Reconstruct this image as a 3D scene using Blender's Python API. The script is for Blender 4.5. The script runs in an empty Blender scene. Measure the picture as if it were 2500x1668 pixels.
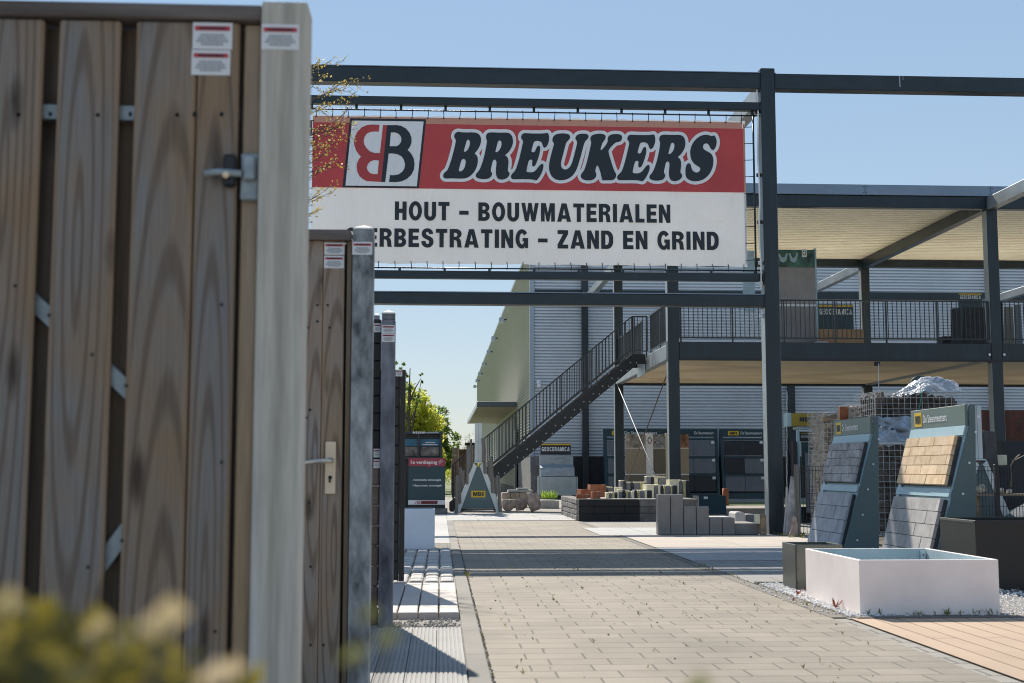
import bpy, bmesh, math, random
import numpy as np
from mathutils import Vector, Matrix
from mathutils.geometry import tessellate_polygon

# ------------------------------------------------------------------ camera, sky, sun, exposure
scene = bpy.context.scene
C = scene.collection
FPX, CX, CY = 3100.0, 1250.0, 834.0            # focal length and centre in photo pixels (2500 x 1668)
TH = math.atan(314 / FPX)
PS = math.atan(175 / FPX * math.cos(TH))
cam = bpy.data.cameras.new('camera')
cam.sensor_width = 36; cam.lens = FPX / 2500 * 36
cam.clip_start = 0.05; cam.clip_end = 3000
cam.dof.use_dof = True; cam.dof.focus_distance = 27.0; cam.dof.aperture_fstop = 5.4
cam.dof.aperture_blades = 0
camo = bpy.data.objects.new('camera', cam); C.objects.link(camo)
camo.location = (0, 0, 1.0); camo.rotation_euler = (math.pi/2 + TH, 0, -PS)
scene.camera = camo

SUN_EL = math.radians(43.8); SUN_AZ = math.radians(-13.5)     # azimuth from +Y, negative = left
w = bpy.data.worlds.new('World'); scene.world = w; w.use_nodes = True
nt = w.node_tree; bg = nt.nodes['Background']
sky = nt.nodes.new('ShaderNodeTexSky'); sky.sky_type = 'NISHITA'; sky.sun_disc = False
sky.sun_elevation = SUN_EL; sky.sun_rotation = SUN_AZ
sky.air_density = 1.3; sky.dust_density = 0.0; sky.ozone_density = 3.0; sky.altitude = 700
gm = nt.nodes.new('ShaderNodeGamma'); gm.inputs[1].default_value = 0.32          # evens out zenith and horizon
hs = nt.nodes.new('ShaderNodeHueSaturation'); hs.inputs['Saturation'].default_value = 1.62
nt.links.new(sky.outputs['Color'], gm.inputs[0]); nt.links.new(gm.outputs[0], hs.inputs['Color'])
cv = nt.nodes.new('ShaderNodeMixRGB'); cv.blend_type = 'MULTIPLY'; cv.inputs[0].default_value = 1; cv.inputs[2].default_value = (0.93, 0.985, 1.08, 1)
nt.links.new(hs.outputs[0], cv.inputs[1]); nt.links.new(cv.outputs[0], bg.inputs['Color']); bg.inputs['Strength'].default_value = 0.136
sl = bpy.data.lights.new('sun', 'SUN'); sl.energy = 2.65; sl.angle = math.radians(0.53); sl.color = (1.0, 0.93, 0.82)
so = bpy.data.objects.new('sun', sl); C.objects.link(so); so.location = (0, 0, 30)
sd = Vector((math.sin(SUN_AZ)*math.cos(SUN_EL), math.cos(SUN_AZ)*math.cos(SUN_EL), math.sin(SUN_EL)))
so.rotation_euler = sd.to_track_quat('Z', 'Y').to_euler()
scene.cycles.filter_width = 1.05
scene.view_settings.view_transform = 'Standard'; scene.view_settings.look = 'None'
scene.view_settings.exposure = 1.47; scene.view_settings.gamma = 1.0

R = random.Random(7)
_fh = Vector((math.sin(PS), math.cos(PS), 0)); _f = _fh*math.cos(TH) + Vector((0, 0, math.sin(TH)))
_r = Vector((math.cos(PS), -math.sin(PS), 0)); _u = Vector((0, 0, math.cos(TH))) - _fh*math.sin(TH)
def ray(px, py): return _f*FPX + _r*(px-CX) + _u*(CY-py)
def P(px, py, Y):
    d = ray(px, py); t = Y/d.y
    return Vector((d.x*t, Y, 1+d.z*t))
def PX(px, Y, py=1148): return P(px, py, Y).x
def PZ(py, Y, px=1250): return P(px, py, Y).z

# ------------------------------------------------------------------ mesh helpers
class MB:
    def __init__(s): s.v = []; s.f = []; s.m = []; s.sm = []
    def add(s, vs, fs, mi=0, smooth=False):
        n = len(s.v); s.v += [tuple(v) for v in vs]
        for f in fs: s.f.append(tuple(i+n for i in f)); s.m.append(mi); s.sm.append(smooth)
        return s
    def box(s, x0, y0, z0, x1, y1, z1, mi=0):
        if x0 > x1: x0, x1 = x1, x0
        if y0 > y1: y0, y1 = y1, y0
        if z0 > z1: z0, z1 = z1, z0
        return s.add([(x0,y0,z0),(x1,y0,z0),(x1,y1,z0),(x0,y1,z0),(x0,y0,z1),(x1,y0,z1),(x1,y1,z1),(x0,y1,z1)],
              [(0,3,2,1),(4,5,6,7),(0,1,5,4),(1,2,6,5),(2,3,7,6),(3,0,4,7)], mi)
    def obox(s, o, a, b, c, mi=0):                 # box from corner o along vectors a, b, c
        o, a, b, c = Vector(o), Vector(a), Vector(b), Vector(c)
        vs = [o, o+a, o+a+b, o+b, o+c, o+a+c, o+a+b+c, o+b+c]
        fs = [(0,3,2,1),(4,5,6,7),(0,1,5,4),(1,2,6,5),(2,3,7,6),(3,0,4,7)]
        if a.cross(b).dot(c) < 0: fs = [tuple(reversed(f)) for f in fs]
        return s.add(vs, fs, mi)
    def bar(s, p, q, wd, ht, up=(0,0,1), mi=0):    # beam of wd x ht along p-q
        p, q, up = Vector(p), Vector(q), Vector(up)
        d = (q-p); sd_ = d.cross(up)
        if sd_.length < 1e-6: sd_ = d.cross(Vector((1,0,0)))
        sd_.normalize(); u_ = sd_.cross(d).normalized()
        return s.obox(p - sd_*wd/2 - u_*ht/2, d, sd_*wd, u_*ht, mi)
    def tube(s, pts, r, n=6, mi=0, cap=True):
        pts = [Vector(p) for p in pts]
        rs = r if isinstance(r, (list, tuple)) else [r]*len(pts)
        vs = []; fs = []
        prev = None
        for i, p in enumerate(pts):
            d = (pts[min(i+1, len(pts)-1)] - pts[max(i-1, 0)])
            if d.length < 1e-9: d = Vector((0,0,1))
            d.normalize()
            a = d.orthogonal().normalized() if prev is None else (prev - d*prev.dot(d)).normalized()
            prev = a; b = d.cross(a)
            for k in range(n):
                t = 2*math.pi*k/n; vs.append(p + (a*math.cos(t)+b*math.sin(t))*rs[i])
        for i in range(len(pts)-1):
            for k in range(n):
                fs.append((i*n+k, i*n+(k+1)%n, (i+1)*n+(k+1)%n, (i+1)*n+k))
        if cap: fs.append(tuple(reversed(range(n)))); fs.append(tuple(range((len(pts)-1)*n, len(pts)*n)))
        return s.add(vs, fs, mi, smooth=True)
    def prism(s, poly, fn, d, mi=0):               # 2d polygon -> fn(u,v) 3d, extruded by vector d
        d = Vector(d); n = len(poly)
        a = [Vector(fn(*p)) for p in poly]; b = [p+d for p in a]
        fs = [tuple(range(n)), tuple(reversed(range(n, 2*n)))]
        for i in range(n): fs.append((i, i+n, (i+1)%n+n, (i+1)%n))
        nrm = Vector((0,0,0))
        for i in range(n): nrm += a[i].cross(a[(i+1)%n])
        if nrm.dot(d) > 0: fs = [tuple(reversed(f)) for f in fs]
        return s.add(a+b, fs, mi)
    def ball(s, c, r, rng=None, jit=0.0, ns=8, nr=6, sc=(1,1,1), mi=0, smooth=True, squ=1.0):
        c = Vector(c); vs = []; fs = []
        ph = [rng.uniform(0, 6.28) for _ in range(6)] if rng else [0]*6
        for i in range(nr+1):
            t = math.pi*i/nr
            for k in range(ns):
                a = 2*math.pi*k/ns
                d = Vector((math.sin(t)*math.cos(a), math.sin(t)*math.sin(a), math.cos(t)))
                j = 1 + jit*(math.sin(3*d.x+ph[0])*math.sin(3.3*d.y+ph[1]) + .6*math.sin(5*d.z+ph[2]+2*d.x) + .5*math.sin(6.1*d.y+ph[3])*math.cos(5*d.x+ph[4]))
                if squ != 1.0:
                    d = Vector([math.copysign(abs(q)**squ, q) for q in d])
                vs.append(c + Vector((d.x*sc[0], d.y*sc[1], d.z*sc[2]))*r*j)
        for i in range(nr):
            for k in range(ns):
                fs.append((i*ns+k, (i+1)*ns+k, (i+1)*ns+(k+1)%ns, i*ns+(k+1)%ns))
        return s.add(vs, fs, mi, smooth)
    def disc(s, c, r, nrm=(0,-1,0), n=12, mi=0, h=0.004):
        c, nrm = Vector(c), Vector(nrm).normalized(); a = nrm.orthogonal().normalized(); b = nrm.cross(a)
        vs = [c+nrm*h+(a*math.cos(2*math.pi*k/n)+b*math.sin(2*math.pi*k/n))*r for k in range(n)]
        vs += [c+(a*math.cos(2*math.pi*k/n)+b*math.sin(2*math.pi*k/n))*r for k in range(n)]
        return s.add(vs, [tuple(range(n))]+[(k, k+n, (k+1)%n+n, (k+1)%n) for k in range(n)], mi)
    def fill(s, loops, fn, mi=0):                  # outer loop + holes, 2d -> 3d flat fill
        l3 = [[Vector((p[0], p[1], 0)) for p in lp] for lp in loops]
        flat = [p for lp in l3 for p in lp]
        tris = tessellate_polygon(l3)
        return s.add([fn(p.x, p.y) for p in flat], [tuple(t) for t in tris], mi)
    def build(s, name, mats, parent=None, bevel=0, seg=1):
        if not isinstance(mats, (list, tuple)): mats = [mats]
        v = s.v
        if parent is not None:
            o = world_loc(parent); v = [(a-o.x, b-o.y, c-o.z) for a, b, c in v]
        me = bpy.data.meshes.new(name); me.from_pydata(v, [], s.f); me.update()
        for m in mats: me.materials.append(m)
        me.polygons.foreach_set('material_index', s.m); me.polygons.foreach_set('use_smooth', s.sm)
        ob = bpy.data.objects.new(name, me); C.objects.link(ob)
        if parent is not None: ob.parent = parent
        if bevel:
            md = ob.modifiers.new('bevel', 'BEVEL'); md.width = bevel; md.segments = seg; md.limit_method = 'ANGLE'; md.angle_limit = 0.7
        return ob
WL = {}
def world_loc(o):
    v = Vector(o.location)
    while o.parent is not None: o = o.parent; v += Vector(o.location)
    return v
def tag(o, label, cat, group=None):
    o['label'] = label; o['category'] = cat
    if group: o['group'] = group
    return o
def thing(name, label, cat, loc, group=None):
    o = bpy.data.objects.new(name, None); C.objects.link(o); o.location = loc; o.empty_display_size = .1
    return tag(o, label, cat, group)
def solo(mb, name, mat, label, cat, group=None, bevel=0, seg=1):
    a = np.array(mb.v); c = Vector(((a[:,0].min()+a[:,0].max())/2, (a[:,1].min()+a[:,1].max())/2, a[:,2].min()))
    mb.v = [(x-c.x, y-c.y, z-c.z) for x, y, z in mb.v]
    o = mb.build(name, mat, None, bevel, seg); o.location = c
    return tag(o, label, cat, group)
def struct(mb, name, mat, bevel=0):
    o = mb.build(name, mat, None, bevel); o['kind'] = 'structure'; return o
def dup(root, loc, label=None, rz=None):
    r = root.copy(); C.objects.link(r); r.location = loc
    if rz is not None: r.rotation_euler = (0, 0, rz)
    if label: r['label'] = label
    for ch in list(root.children):
        c = ch.copy(); C.objects.link(c); c.parent = r
        for g in list(ch.children):
            d = g.copy(); C.objects.link(d); d.parent = c
    return r

# ------------------------------------------------------------------ materials
GA = 1.0                                            # exposure is set for the shade, so albedos sit a little lower
def alb(c, k=1.0): return tuple(x*GA*k for x in c)
def newmat(name):
    m = bpy.data.materials.new(name); m.use_nodes = True
    return m, m.node_tree, m.node_tree.nodes['Principled BSDF']
def N(nt, t, **kw):
    n = nt.nodes.new(t)
    for k, v in kw.items(): setattr(n, k, v)
    return n
def mixrgb(nt, fac, a, b, bt='MIX'):
    n = N(nt, 'ShaderNodeMixRGB', blend_type=bt)
    for i, q in enumerate((fac, a, b)):
        if hasattr(q, 'links') or hasattr(q, 'is_linked'): nt.links.new(q, n.inputs[i])
        elif i == 0: n.inputs[0].default_value = q
        else: n.inputs[i].default_value = (*q, 1)
    return n.outputs[0]
def ramp(nt, src, stops):
    n = N(nt, 'ShaderNodeValToRGB'); e = n.color_ramp.elements
    while len(e) < len(stops): e.new(.5)
    for el, (p, c) in zip(e, stops):
        el.position = p; el.color = (c, c, c, 1) if not isinstance(c, tuple) else (*c, 1)
    nt.links.new(src, n.inputs[0]); return n.outputs[0]
def coords(nt, sc=(1,1,1), island=False):
    tc = N(nt, 'ShaderNodeTexCoord'); mp = N(nt, 'ShaderNodeMapping'); mp.inputs['Scale'].default_value = sc
    nt.links.new(tc.outputs['Object'], mp.inputs['Vector'])
    if island:
        g = N(nt, 'ShaderNodeNewGeometry'); ml = N(nt, 'ShaderNodeVectorMath', operation='SCALE')
        cmb = N(nt, 'ShaderNodeCombineXYZ')
        for i, k in enumerate((17.0, 9.0, 23.0)):
            mm = N(nt, 'ShaderNodeMath', operation='MULTIPLY'); mm.inputs[1].default_value = k
            nt.links.new(g.outputs['Random Per Island'], mm.inputs[0]); nt.links.new(mm.outputs[0], cmb.inputs[i])
        ad = N(nt, 'ShaderNodeVectorMath', operation='ADD')
        nt.links.new(mp.outputs[0], ad.inputs[0]); nt.links.new(cmb.outputs[0], ad.inputs[1])
        return ad.outputs[0], g.outputs['Random Per Island']
    return mp.outputs[0], None
def noise(nt, vec, sc, det=5, rough=.6, dist=0):
    n = N(nt, 'ShaderNodeTexNoise'); n.inputs['Scale'].default_value = sc; n.inputs['Detail'].default_value = det
    n.inputs['Roughness'].default_value = rough; n.inputs['Distortion'].default_value = dist
    nt.links.new(vec, n.inputs['Vector']); return n.outputs['Fac']
def bump(nt, b, src, st, dist=.01):                    # relief
    n = N(nt, 'ShaderNodeBump'); n.inputs['Strength'].default_value = st; n.inputs['Distance'].default_value = dist
    nt.links.new(src, n.inputs['Height']); nt.links.new(n.outputs[0], b.inputs['Normal'])
def M(name, col, rough=.6, metal=0.0, var=.18, sc=3.0, bmp=0.0, bsc=60.0, isl=0.0, col2=None, stretch=(1,1,1), spec=.5, speck=0.0, spc=120.0, rvar=.1):
    m, nt, b = newmat(name); col = alb(col); col2 = alb(col2) if col2 else None
    vec, rnd = coords(nt, stretch, isl > 0)
    n1 = noise(nt, vec, sc); f = ramp(nt, n1, [(.3, 0.0), (.7, 1.0)])
    lo = tuple(c*(1-var) for c in col); hi = col2 or tuple(min(1, c*(1+var)) for c in col)
    out = mixrgb(nt, f, lo, hi)
    n2 = noise(nt, vec, bsc, 4)
    if speck:
        out = mixrgb(nt, ramp(nt, noise(nt, vec, spc, 2), [(.35, 1.0-speck), (.65, 1.0+0.0)]), (0,0,0), out, 'MIX') if False else mixrgb(nt, 1.0, out, ramp(nt, noise(nt, vec, spc, 2), [(.32, 1-speck), (.68, 1.0)]), 'MULTIPLY')
    if isl > 0:
        out = mixrgb(nt, 1.0, out, ramp(nt, rnd, [(0, 1-isl), (1, 1.0)]), 'MULTIPLY')
    nt.links.new(out, b.inputs['Base Color'])
    b.inputs['Metallic'].default_value = metal; b.inputs['Specular IOR Level'].default_value = spec
    rr = N(nt, 'ShaderNodeMapRange'); rr.inputs[3].default_value = max(0.02, rough-rvar); rr.inputs[4].default_value = min(1, rough+rvar)
    nt.links.new(n1, rr.inputs[0]); nt.links.new(rr.outputs[0], b.inputs['Roughness'])
    if bmp: bump(nt, b, n2, bmp)
    return m
def wood(name, base, grey, dark, k=1.0, rough=.75, knots=True, axis='Z'):
    m, nt, b = newmat(name); base, grey, dark = alb(base), alb(grey), alb(dark)
    st = {'Z': (1, 1, .06), 'X': (.06, 1, 1), 'Y': (1, .06, 1)}[axis]
    vec, rnd = coords(nt, st, True)
    n1 = noise(nt, vec, 7*k, 4, .6, .6)
    wv = N(nt, 'ShaderNodeTexWave', wave_type='BANDS', bands_direction='X'); wv.inputs['Scale'].default_value = 3.2*k
    wv.inputs['Distortion'].default_value = 7; wv.inputs['Detail'].default_value = 2; wv.inputs['Detail Scale'].default_value = .8*k
    nt.links.new(vec, wv.inputs['Vector'])
    fine = noise(nt, vec, 90*k, 3)
    col = mixrgb(nt, ramp(nt, n1, [(.42, 0.0), (.7, 1.0)]), base, grey)
    col = mixrgb(nt, ramp(nt, wv.outputs['Fac'], [(.6, 0.0), (.97, .6)]), col, dark)
    col = mixrgb(nt, 1.0, col, ramp(nt, fine, [(.3, .78), (.7, 1.1)]), 'MULTIPLY')
    col = mixrgb(nt, 1.0, col, ramp(nt, rnd, [(0, .8), (1, 1.08)]), 'MULTIPLY')
    if knots:
        st2 = {'Z': (6.5, 0, 2.6), 'X': (2.6, 0, 6.5), 'Y': (6.5, 2.6, 0)}[axis]
        v2, _ = coords(nt, st2, True)
        vo = N(nt, 'ShaderNodeTexVoronoi'); vo.inputs['Scale'].default_value = k; nt.links.new(v2, vo.inputs['Vector'])
        col = mixrgb(nt, ramp(nt, vo.outputs['Distance'], [(.05, .95), (.12, .6), (.25, 0.0)]), col, tuple(c*.35 for c in dark))
    nt.links.new(col, b.inputs['Base Color']); b.inputs['Roughness'].default_value = rough
    bump(nt, b, fine, .25, .004)
    return m
def board_wood(name, brown, grey, dark, w=.15, L=2.0, rough=.75):
    m, nt, b = newmat(name)
    tc = N(nt, 'ShaderNodeTexCoord'); oi = N(nt, 'ShaderNodeObjectInfo')
    def mad(src, k, add):
        n = N(nt, 'ShaderNodeMath', operation='MULTIPLY_ADD'); nt.links.new(src, n.inputs[0])
        for i, q in ((1, k), (2, add)):
            if isinstance(q, (int, float)): n.inputs[i].default_value = q
            else: nt.links.new(q, n.inputs[i])
        return n.outputs[0]
    sp = N(nt, 'ShaderNodeSeparateXYZ'); nt.links.new(tc.outputs['Generated'], sp.inputs[0])
    r1 = oi.outputs['Random']; r2 = mad(r1, 13.7, 0.0)
    fr = N(nt, 'ShaderNodeMath', operation='FRACT'); nt.links.new(r2, fr.inputs[0]); r2 = fr.outputs[0]
    cx = mad(r2, .06, -.03); x = mad(sp.outputs[0], w, -w/2); x = mad(x, 1.0, cx)
    z = mad(sp.outputs[2], L, mad(r1, -L*.9, -.05))
    def vec(kx, kz, off=0.0):
        c = N(nt, 'ShaderNodeCombineXYZ'); nt.links.new(mad(x, kx, 0.0), c.inputs[0]); nt.links.new(mad(z, kz, mad(r1, 31.0, 0.0) if off else 0.0), c.inputs[2])
        if off: nt.links.new(mad(r1, 47.0, 0.0), c.inputs[1])
        return c.outputs[0]
    wv = N(nt, 'ShaderNodeTexWave', wave_type='RINGS', rings_direction='Y'); wv.inputs['Scale'].default_value = 14
    wv.inputs['Distortion'].default_value = 2.6; wv.inputs['Detail'].default_value = 2; wv.inputs['Detail Scale'].default_value = .35
    nt.links.new(vec(1, .075), wv.inputs['Vector'])
    fine = noise(nt, vec(1, .03, 1), 190, 3); big = noise(nt, vec(.6, .35, 1), 5, 3, .55, .5)
    col = mixrgb(nt, ramp(nt, big, [(.38, 0.0), (.66, 1.0)]), brown, grey)
    col = mixrgb(nt, ramp(nt, wv.outputs['Fac'], [(.60, 0.0), (.96, .6)]), col, dark)
    col = mixrgb(nt, 1.0, col, ramp(nt, fine, [(.3, .80), (.7, 1.1)]), 'MULTIPLY')
    e = N(nt, 'ShaderNodeMath', operation='ABSOLUTE'); nt.links.new(mad(sp.outputs[0], 2.0, -1.0), e.inputs[0])
    col = mixrgb(nt, ramp(nt, e.outputs[0], [(.80, 0.0), (.97, .7)]), col, tuple(q*1.25 for q in brown))      # bare rounded arris
    vo = N(nt, 'ShaderNodeTexVoronoi'); vo.inputs['Scale'].default_value = 1; nt.links.new(vec(7.5, 2.4, 1), vo.inputs['Vector'])
    vs = noise(nt, vec(30, 12, 1), 1.5, 2)
    kd = mad(vs, .10, mad(vo.outputs['Distance'], 1.0, -.05))
    col = mixrgb(nt, ramp(nt, kd, [(.06, .95), (.12, .55), (.20, 0.0)]), col, tuple(c*.45 for c in dark))
    nt.links.new(col, b.inputs['Base Color']); b.inputs['Roughness'].default_value = rough
    bump(nt, b, fine, .2, .002)
    return m
def pavers(name, bw, rh, c1, c2, mort, ms=.006, off=.5, freq=2, rot=0, rough=.85, nvar=.25, speck=.12, squash=1):
    m, nt, b = newmat(name); c1, c2, mort = alb(c1, .56), alb(c2, .56), alb(mort, .5)
    tc = N(nt, 'ShaderNodeTexCoord'); mp = N(nt, 'ShaderNodeMapping'); mp.inputs['Rotation'].default_value = (0, 0, rot)
    nt.links.new(tc.outputs['Object'], mp.inputs['Vector']); v = mp.outputs[0]
    wob = N(nt, 'ShaderNodeTexNoise'); wob.inputs['Scale'].default_value = 6; nt.links.new(v, wob.inputs['Vector'])
    ds = N(nt, 'ShaderNodeVectorMath', operation='MULTIPLY_ADD'); ds.inputs[1].default_value = (.006,.006,0)
    nt.links.new(wob.outputs['Color'], ds.inputs[0]); nt.links.new(v, ds.inputs[2])
    br = N(nt, 'ShaderNodeTexBrick'); br.offset = off; br.offset_frequency = freq; br.squash = squash
    br.inputs['Scale'].default_value = 1; br.inputs['Brick Width'].default_value = bw; br.inputs['Row Height'].default_value = rh
    br.inputs['Mortar Size'].default_value = ms; br.inputs['Mortar Smooth'].default_value = .15; br.inputs['Bias'].default_value = 0
    br.inputs['Color1'].default_value = (*c1, 1); br.inputs['Color2'].default_value = (*c2, 1); br.inputs['Mortar'].default_value = (*mort, 1)
    nt.links.new(ds.outputs[0], br.inputs['Vector'])
    col = mixrgb(nt, 1.0, br.outputs['Color'], ramp(nt, noise(nt, v, 1.3, 6), [(.3, 1-nvar), (.7, 1.08)]), 'MULTIPLY')
    col = mixrgb(nt, 1.0, col, ramp(nt, noise(nt, v, 150, 2), [(.3, 1-speck), (.7, 1.05)]), 'MULTIPLY')
    col = mixrgb(nt, 1.0, col, ramp(nt, noise(nt, v, .35, 3, .5), [(.3, .86), (.7, 1.08)]), 'MULTIPLY')
    # dirt patches with their own shape
    col = mixrgb(nt, ramp(nt, noise(nt, v, 4.5, 7, .7), [(.62, 0.0), (.8, .35)]), col, tuple(c*.55 for c in c1))
    nt.links.new(col, b.inputs['Base Color']); b.inputs['Roughness'].default_value = rough
    inv = N(nt, 'ShaderNodeMath', operation='SUBTRACT'); inv.inputs[0].default_value = 1; nt.links.new(br.outputs['Fac'], inv.inputs[1])
    bump(nt, b, inv.outputs[0], .5, .006)
    return m
def leafmat(name, c1, c2, tr=.5):
    m = bpy.data.materials.new(name); m.use_nodes = True; nt = m.node_tree; b = nt.nodes['Principled BSDF']
    g = N(nt, 'ShaderNodeNewGeometry')
    rp = N(nt, 'ShaderNodeValToRGB'); rp.color_ramp.elements[0].color = (*c1, 1); rp.color_ramp.elements[1].color = (*c2, 1)
    nt.links.new(g.outputs['Random Per Island'], rp.inputs[0]); nt.links.new(rp.outputs[0], b.inputs['Base Color'])
    b.inputs['Roughness'].default_value = .5
    t = N(nt, 'ShaderNodeBsdfTranslucent'); nt.links.new(rp.outputs[0], t.inputs['Color'])
    mx = N(nt, 'ShaderNodeMixShader'); mx.inputs[0].default_value = tr
    nt.links.new(b.outputs[0], mx.inputs[1]); nt.links.new(t.outputs[0], mx.inputs[2])
    nt.links.new(mx.outputs[0], nt.nodes['Material Output'].inputs['Surface'])
    return m

steel = M('dark_teal_steel', (.0125,.027,.038), .36, 0, .3, 1.2, .03, 40, spec=.5, speck=.35, spc=5, stretch=(1,1,.3))
steel_hi = M('beam_steel', (.0135,.028,.039), .36, 0, .3, 1.5, .03, 40, spec=.5, speck=.3, spc=9, stretch=(.4,1,1))
tie_m = M('sunlit_tone_steel', (.34,.37,.38), .45, .55, .15, 1.5, .03, 40)  # paler than the dark paint: sunlit left faces are put into the colour
black_steel = M('black_steel', (.012,.014,.017), .45, 0, .2, 3)
railm = M('railing_steel', (.02,.026,.032), .4, 0, .15, 3)
zinc = M('galvanised_steel', (.50,.56,.60), .42, .6, .2, 12, .05, 60)
bluezinc = M('weathered_zinc', (.30,.345,.365), .5, .3, .3, 20)
chrome = M('brushed_metal', (.6,.6,.6), .28, .9, .08, 20)
brassm = M('cream_plate', (.88,.70,.50), .4, .0, .08, 10)
bannerw = M('banner_white', (.62,.63,.64), .55, 0, .07, .8)
bannerr = M('banner_red', (.56,.075,.08), .5, 0, .14, .9)
banners = M('banner_salmon', (.62,.33,.25), .55, 0, .08, 1)
def glow_through(m, k):
    nt = m.node_tree; b = nt.nodes['Principled BSDF']; t = nt.nodes.new('ShaderNodeBsdfTranslucent')
    nt.links.new(b.inputs['Base Color'].links[0].from_socket, t.inputs['Color']); x = nt.nodes.new('ShaderNodeMixShader'); x.inputs[0].default_value = k
    nt.links.new(b.outputs[0], x.inputs[1]); nt.links.new(t.outputs[0], x.inputs[2]); nt.links.new(x.outputs[0], nt.nodes['Material Output'].inputs['Surface'])
for m_ in (bannerw, bannerr, banners): glow_through(m_, .2)
printw = M('print_white', (.84,.86,.88), .5, 0, .05, 1)
for m_ in (bannerw, bannerr, banners, printw):         # soft pull creases of the laced sheet
    nt = m_.node_tree; v_, _ = coords(nt, (1.1, 1, .55)); bump(nt, nt.nodes['Principled BSDF'], noise(nt, v_, 1.4, 3, .5, 1.6), 1.0, .11)
inkm = M('ink_navy', (.012,.020,.030), .5, 0, .1, 2)
white = M('paint_white', (.78,.78,.78), .45, 0, .05, 4)
whitep = M('planter_white', (.93,.83,.79), .4, 0, .09, 2.2, .02, 20)
offw = M('label_white', (.75,.76,.77), .5, 0, .03, 20)
redl = M('label_red', (.55,.04,.06), .5, 0, .05, 20)
greyt = M('label_text', (.32,.35,.38), .6, 0, .1, 40)
yellow = M('sign_yellow', (.72,.46,.02), .45, 0, .06, 5)
dyellow = M('sign_dark_yellow', (.27,.195,.014), .5, 0, .08, 5)
tealp = M('sign_teal', (.085,.13,.135), .42, 0, .08, 2)
tealh = M('sign_grey_green', (.13,.18,.165), .42, 0, .08, 2)
petrol = M('sign_petrol', (.012,.045,.060), .4, 0, .1, 3)
paleblue = M('frame_pale_blue', (.32,.45,.50), .4, 0, .1, 3)
maroon = M('sign_maroon', (.30,.035,.06), .45, 0, .06, 4)
darkbl = M('cabinet_dark', (.018,.030,.040), .4, 0, .15, 3)
skyblue = M('poster_blue', (.03,.17,.30), .4, 0, .3, 6)
wood1 = board_wood('weathered_plank', (.275,.185,.112), (.225,.212,.20), (.11,.07,.045), .15, 1.95)
wood2 = board_wood('door_plank', (.36,.255,.17), (.33,.31,.30), (.15,.095,.06), .095, 1.95)
wood_rail = wood('fence_rail', (.15,.12,.105), (.20,.185,.185), (.06,.045,.035), 1, knots=False, axis='X')
wood_stile = wood('fence_stile', (.42,.29,.17), (.36,.28,.21), (.17,.12,.075), 1, knots=False)
wood_back = wood('back_plank', (.17,.12,.08), (.14,.11,.09), (.08,.055,.035), 1)
wood_post = wood('grey_post', (.62,.57,.48), (.64,.64,.61), (.40,.37,.31), .9, knots=False)
sleeper = wood('brown_sleeper', (.16,.115,.09), (.19,.15,.13), (.07,.05,.04), 1, axis='X')
slatw = wood('grey_slat', (.17,.155,.135), (.22,.21,.20), (.09,.08,.07), 1, knots=False)
palletw = wood('pallet_wood', (.36,.25,.15), (.30,.24,.18), (.15,.10,.06), 1, axis='X')
plyw = wood('plywood_soffit', (.95,.78,.52), (1.0,.86,.60), (.72,.56,.36), .35, .6, False, 'X')
stonep = M('mottled_concrete_post', (.10,.115,.13), .7, 0, .6, 13, .3, 60, col2=(.52,.55,.56), stretch=(1,1,.4))
stonepd = M('dark_concrete_post', (.075,.078,.10), .7, 0, .5, 9, .3, 60, col2=(.27,.28,.32), stretch=(1,1,.35))
capm = M('sunlit_cap_stone', (.80,.76,.70), .8, 0, .12, 20, .2, 80)  # cream tone paints the sunlight on the post tops
blackp = M('black_panel', (.010,.010,.011), .5, 0, .2, 4)
compo = M('composite_brown', (.030,.026,.026), .6, 0, .2, 4, .1, 50, stretch=(1,1,.1))
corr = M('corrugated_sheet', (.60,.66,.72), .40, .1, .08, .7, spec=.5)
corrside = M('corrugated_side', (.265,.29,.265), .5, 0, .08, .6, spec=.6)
soffitm = M('ribbed_soffit', (.98,.89,.72), .5, 0, .08, .8)
fasciam = M('grey_fascia', (.20,.26,.33), .32, .35, .1, 1.2)
plinthm = M('black_plinth', (.018,.019,.021), .55, 0, .5, 3, .1, 60)
aggreg = M('aggregate_concrete', (.26,.25,.235), .9, 0, .35, 8, .5, 90, speck=.55, spc=90)
concl = M('light_concrete', (.50,.48,.45), .85, 0, .15, 5, .3, 90, speck=.2)
blockm = M('grey_block', (.30,.275,.255), .9, 0, .14, 5, .5, 130, speck=.32, spc=160, isl=.08)
darkblk = M('black_block', (.020,.020,.022), .8, 0, .3, 5, .3, 90, isl=.2)
greyblk = M('grey_block_face', (.16,.15,.14), .9, 0, .45, 7, .4, 90, isl=.2)
creamblk = M('cream_block', (.80,.71,.56), .88, 0, .15, 8, .3, 90, isl=.2, col2=(.86,.80,.52))
greysamp = M('grey_sample', (.18,.18,.19), .85, 0, .35, 10, .3, 90, isl=.4)
corten = M('corten_steel', (.30,.105,.045), .75, 0, .35, 9, .1, 80)
slate = M('slate_tile', (.37,.36,.36), .8, 0, .5, 6, .3, 90, isl=.25)
bluet = M('blue_grey_tile', (.39,.40,.42), .75, 0, .22, 6, .2, 90, isl=.12)
sandt = M('sand_tile', (.74,.50,.27), .8, 0, .15, 9, .2, 110, isl=.30, speck=.08, col2=(.84,.66,.46))
greyt2 = M('grey_tile', (.40,.385,.37), .8, 0, .22, 6, .2, 110, isl=.12, speck=.08)
darkbase = M('tile_edge', (.055,.055,.06), .9, 0, .4, 14, .4, 90)
boardg = M('slab_grey', (.145,.155,.17), .7, 0, .14, 3, .1, 60, isl=.1)
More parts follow.
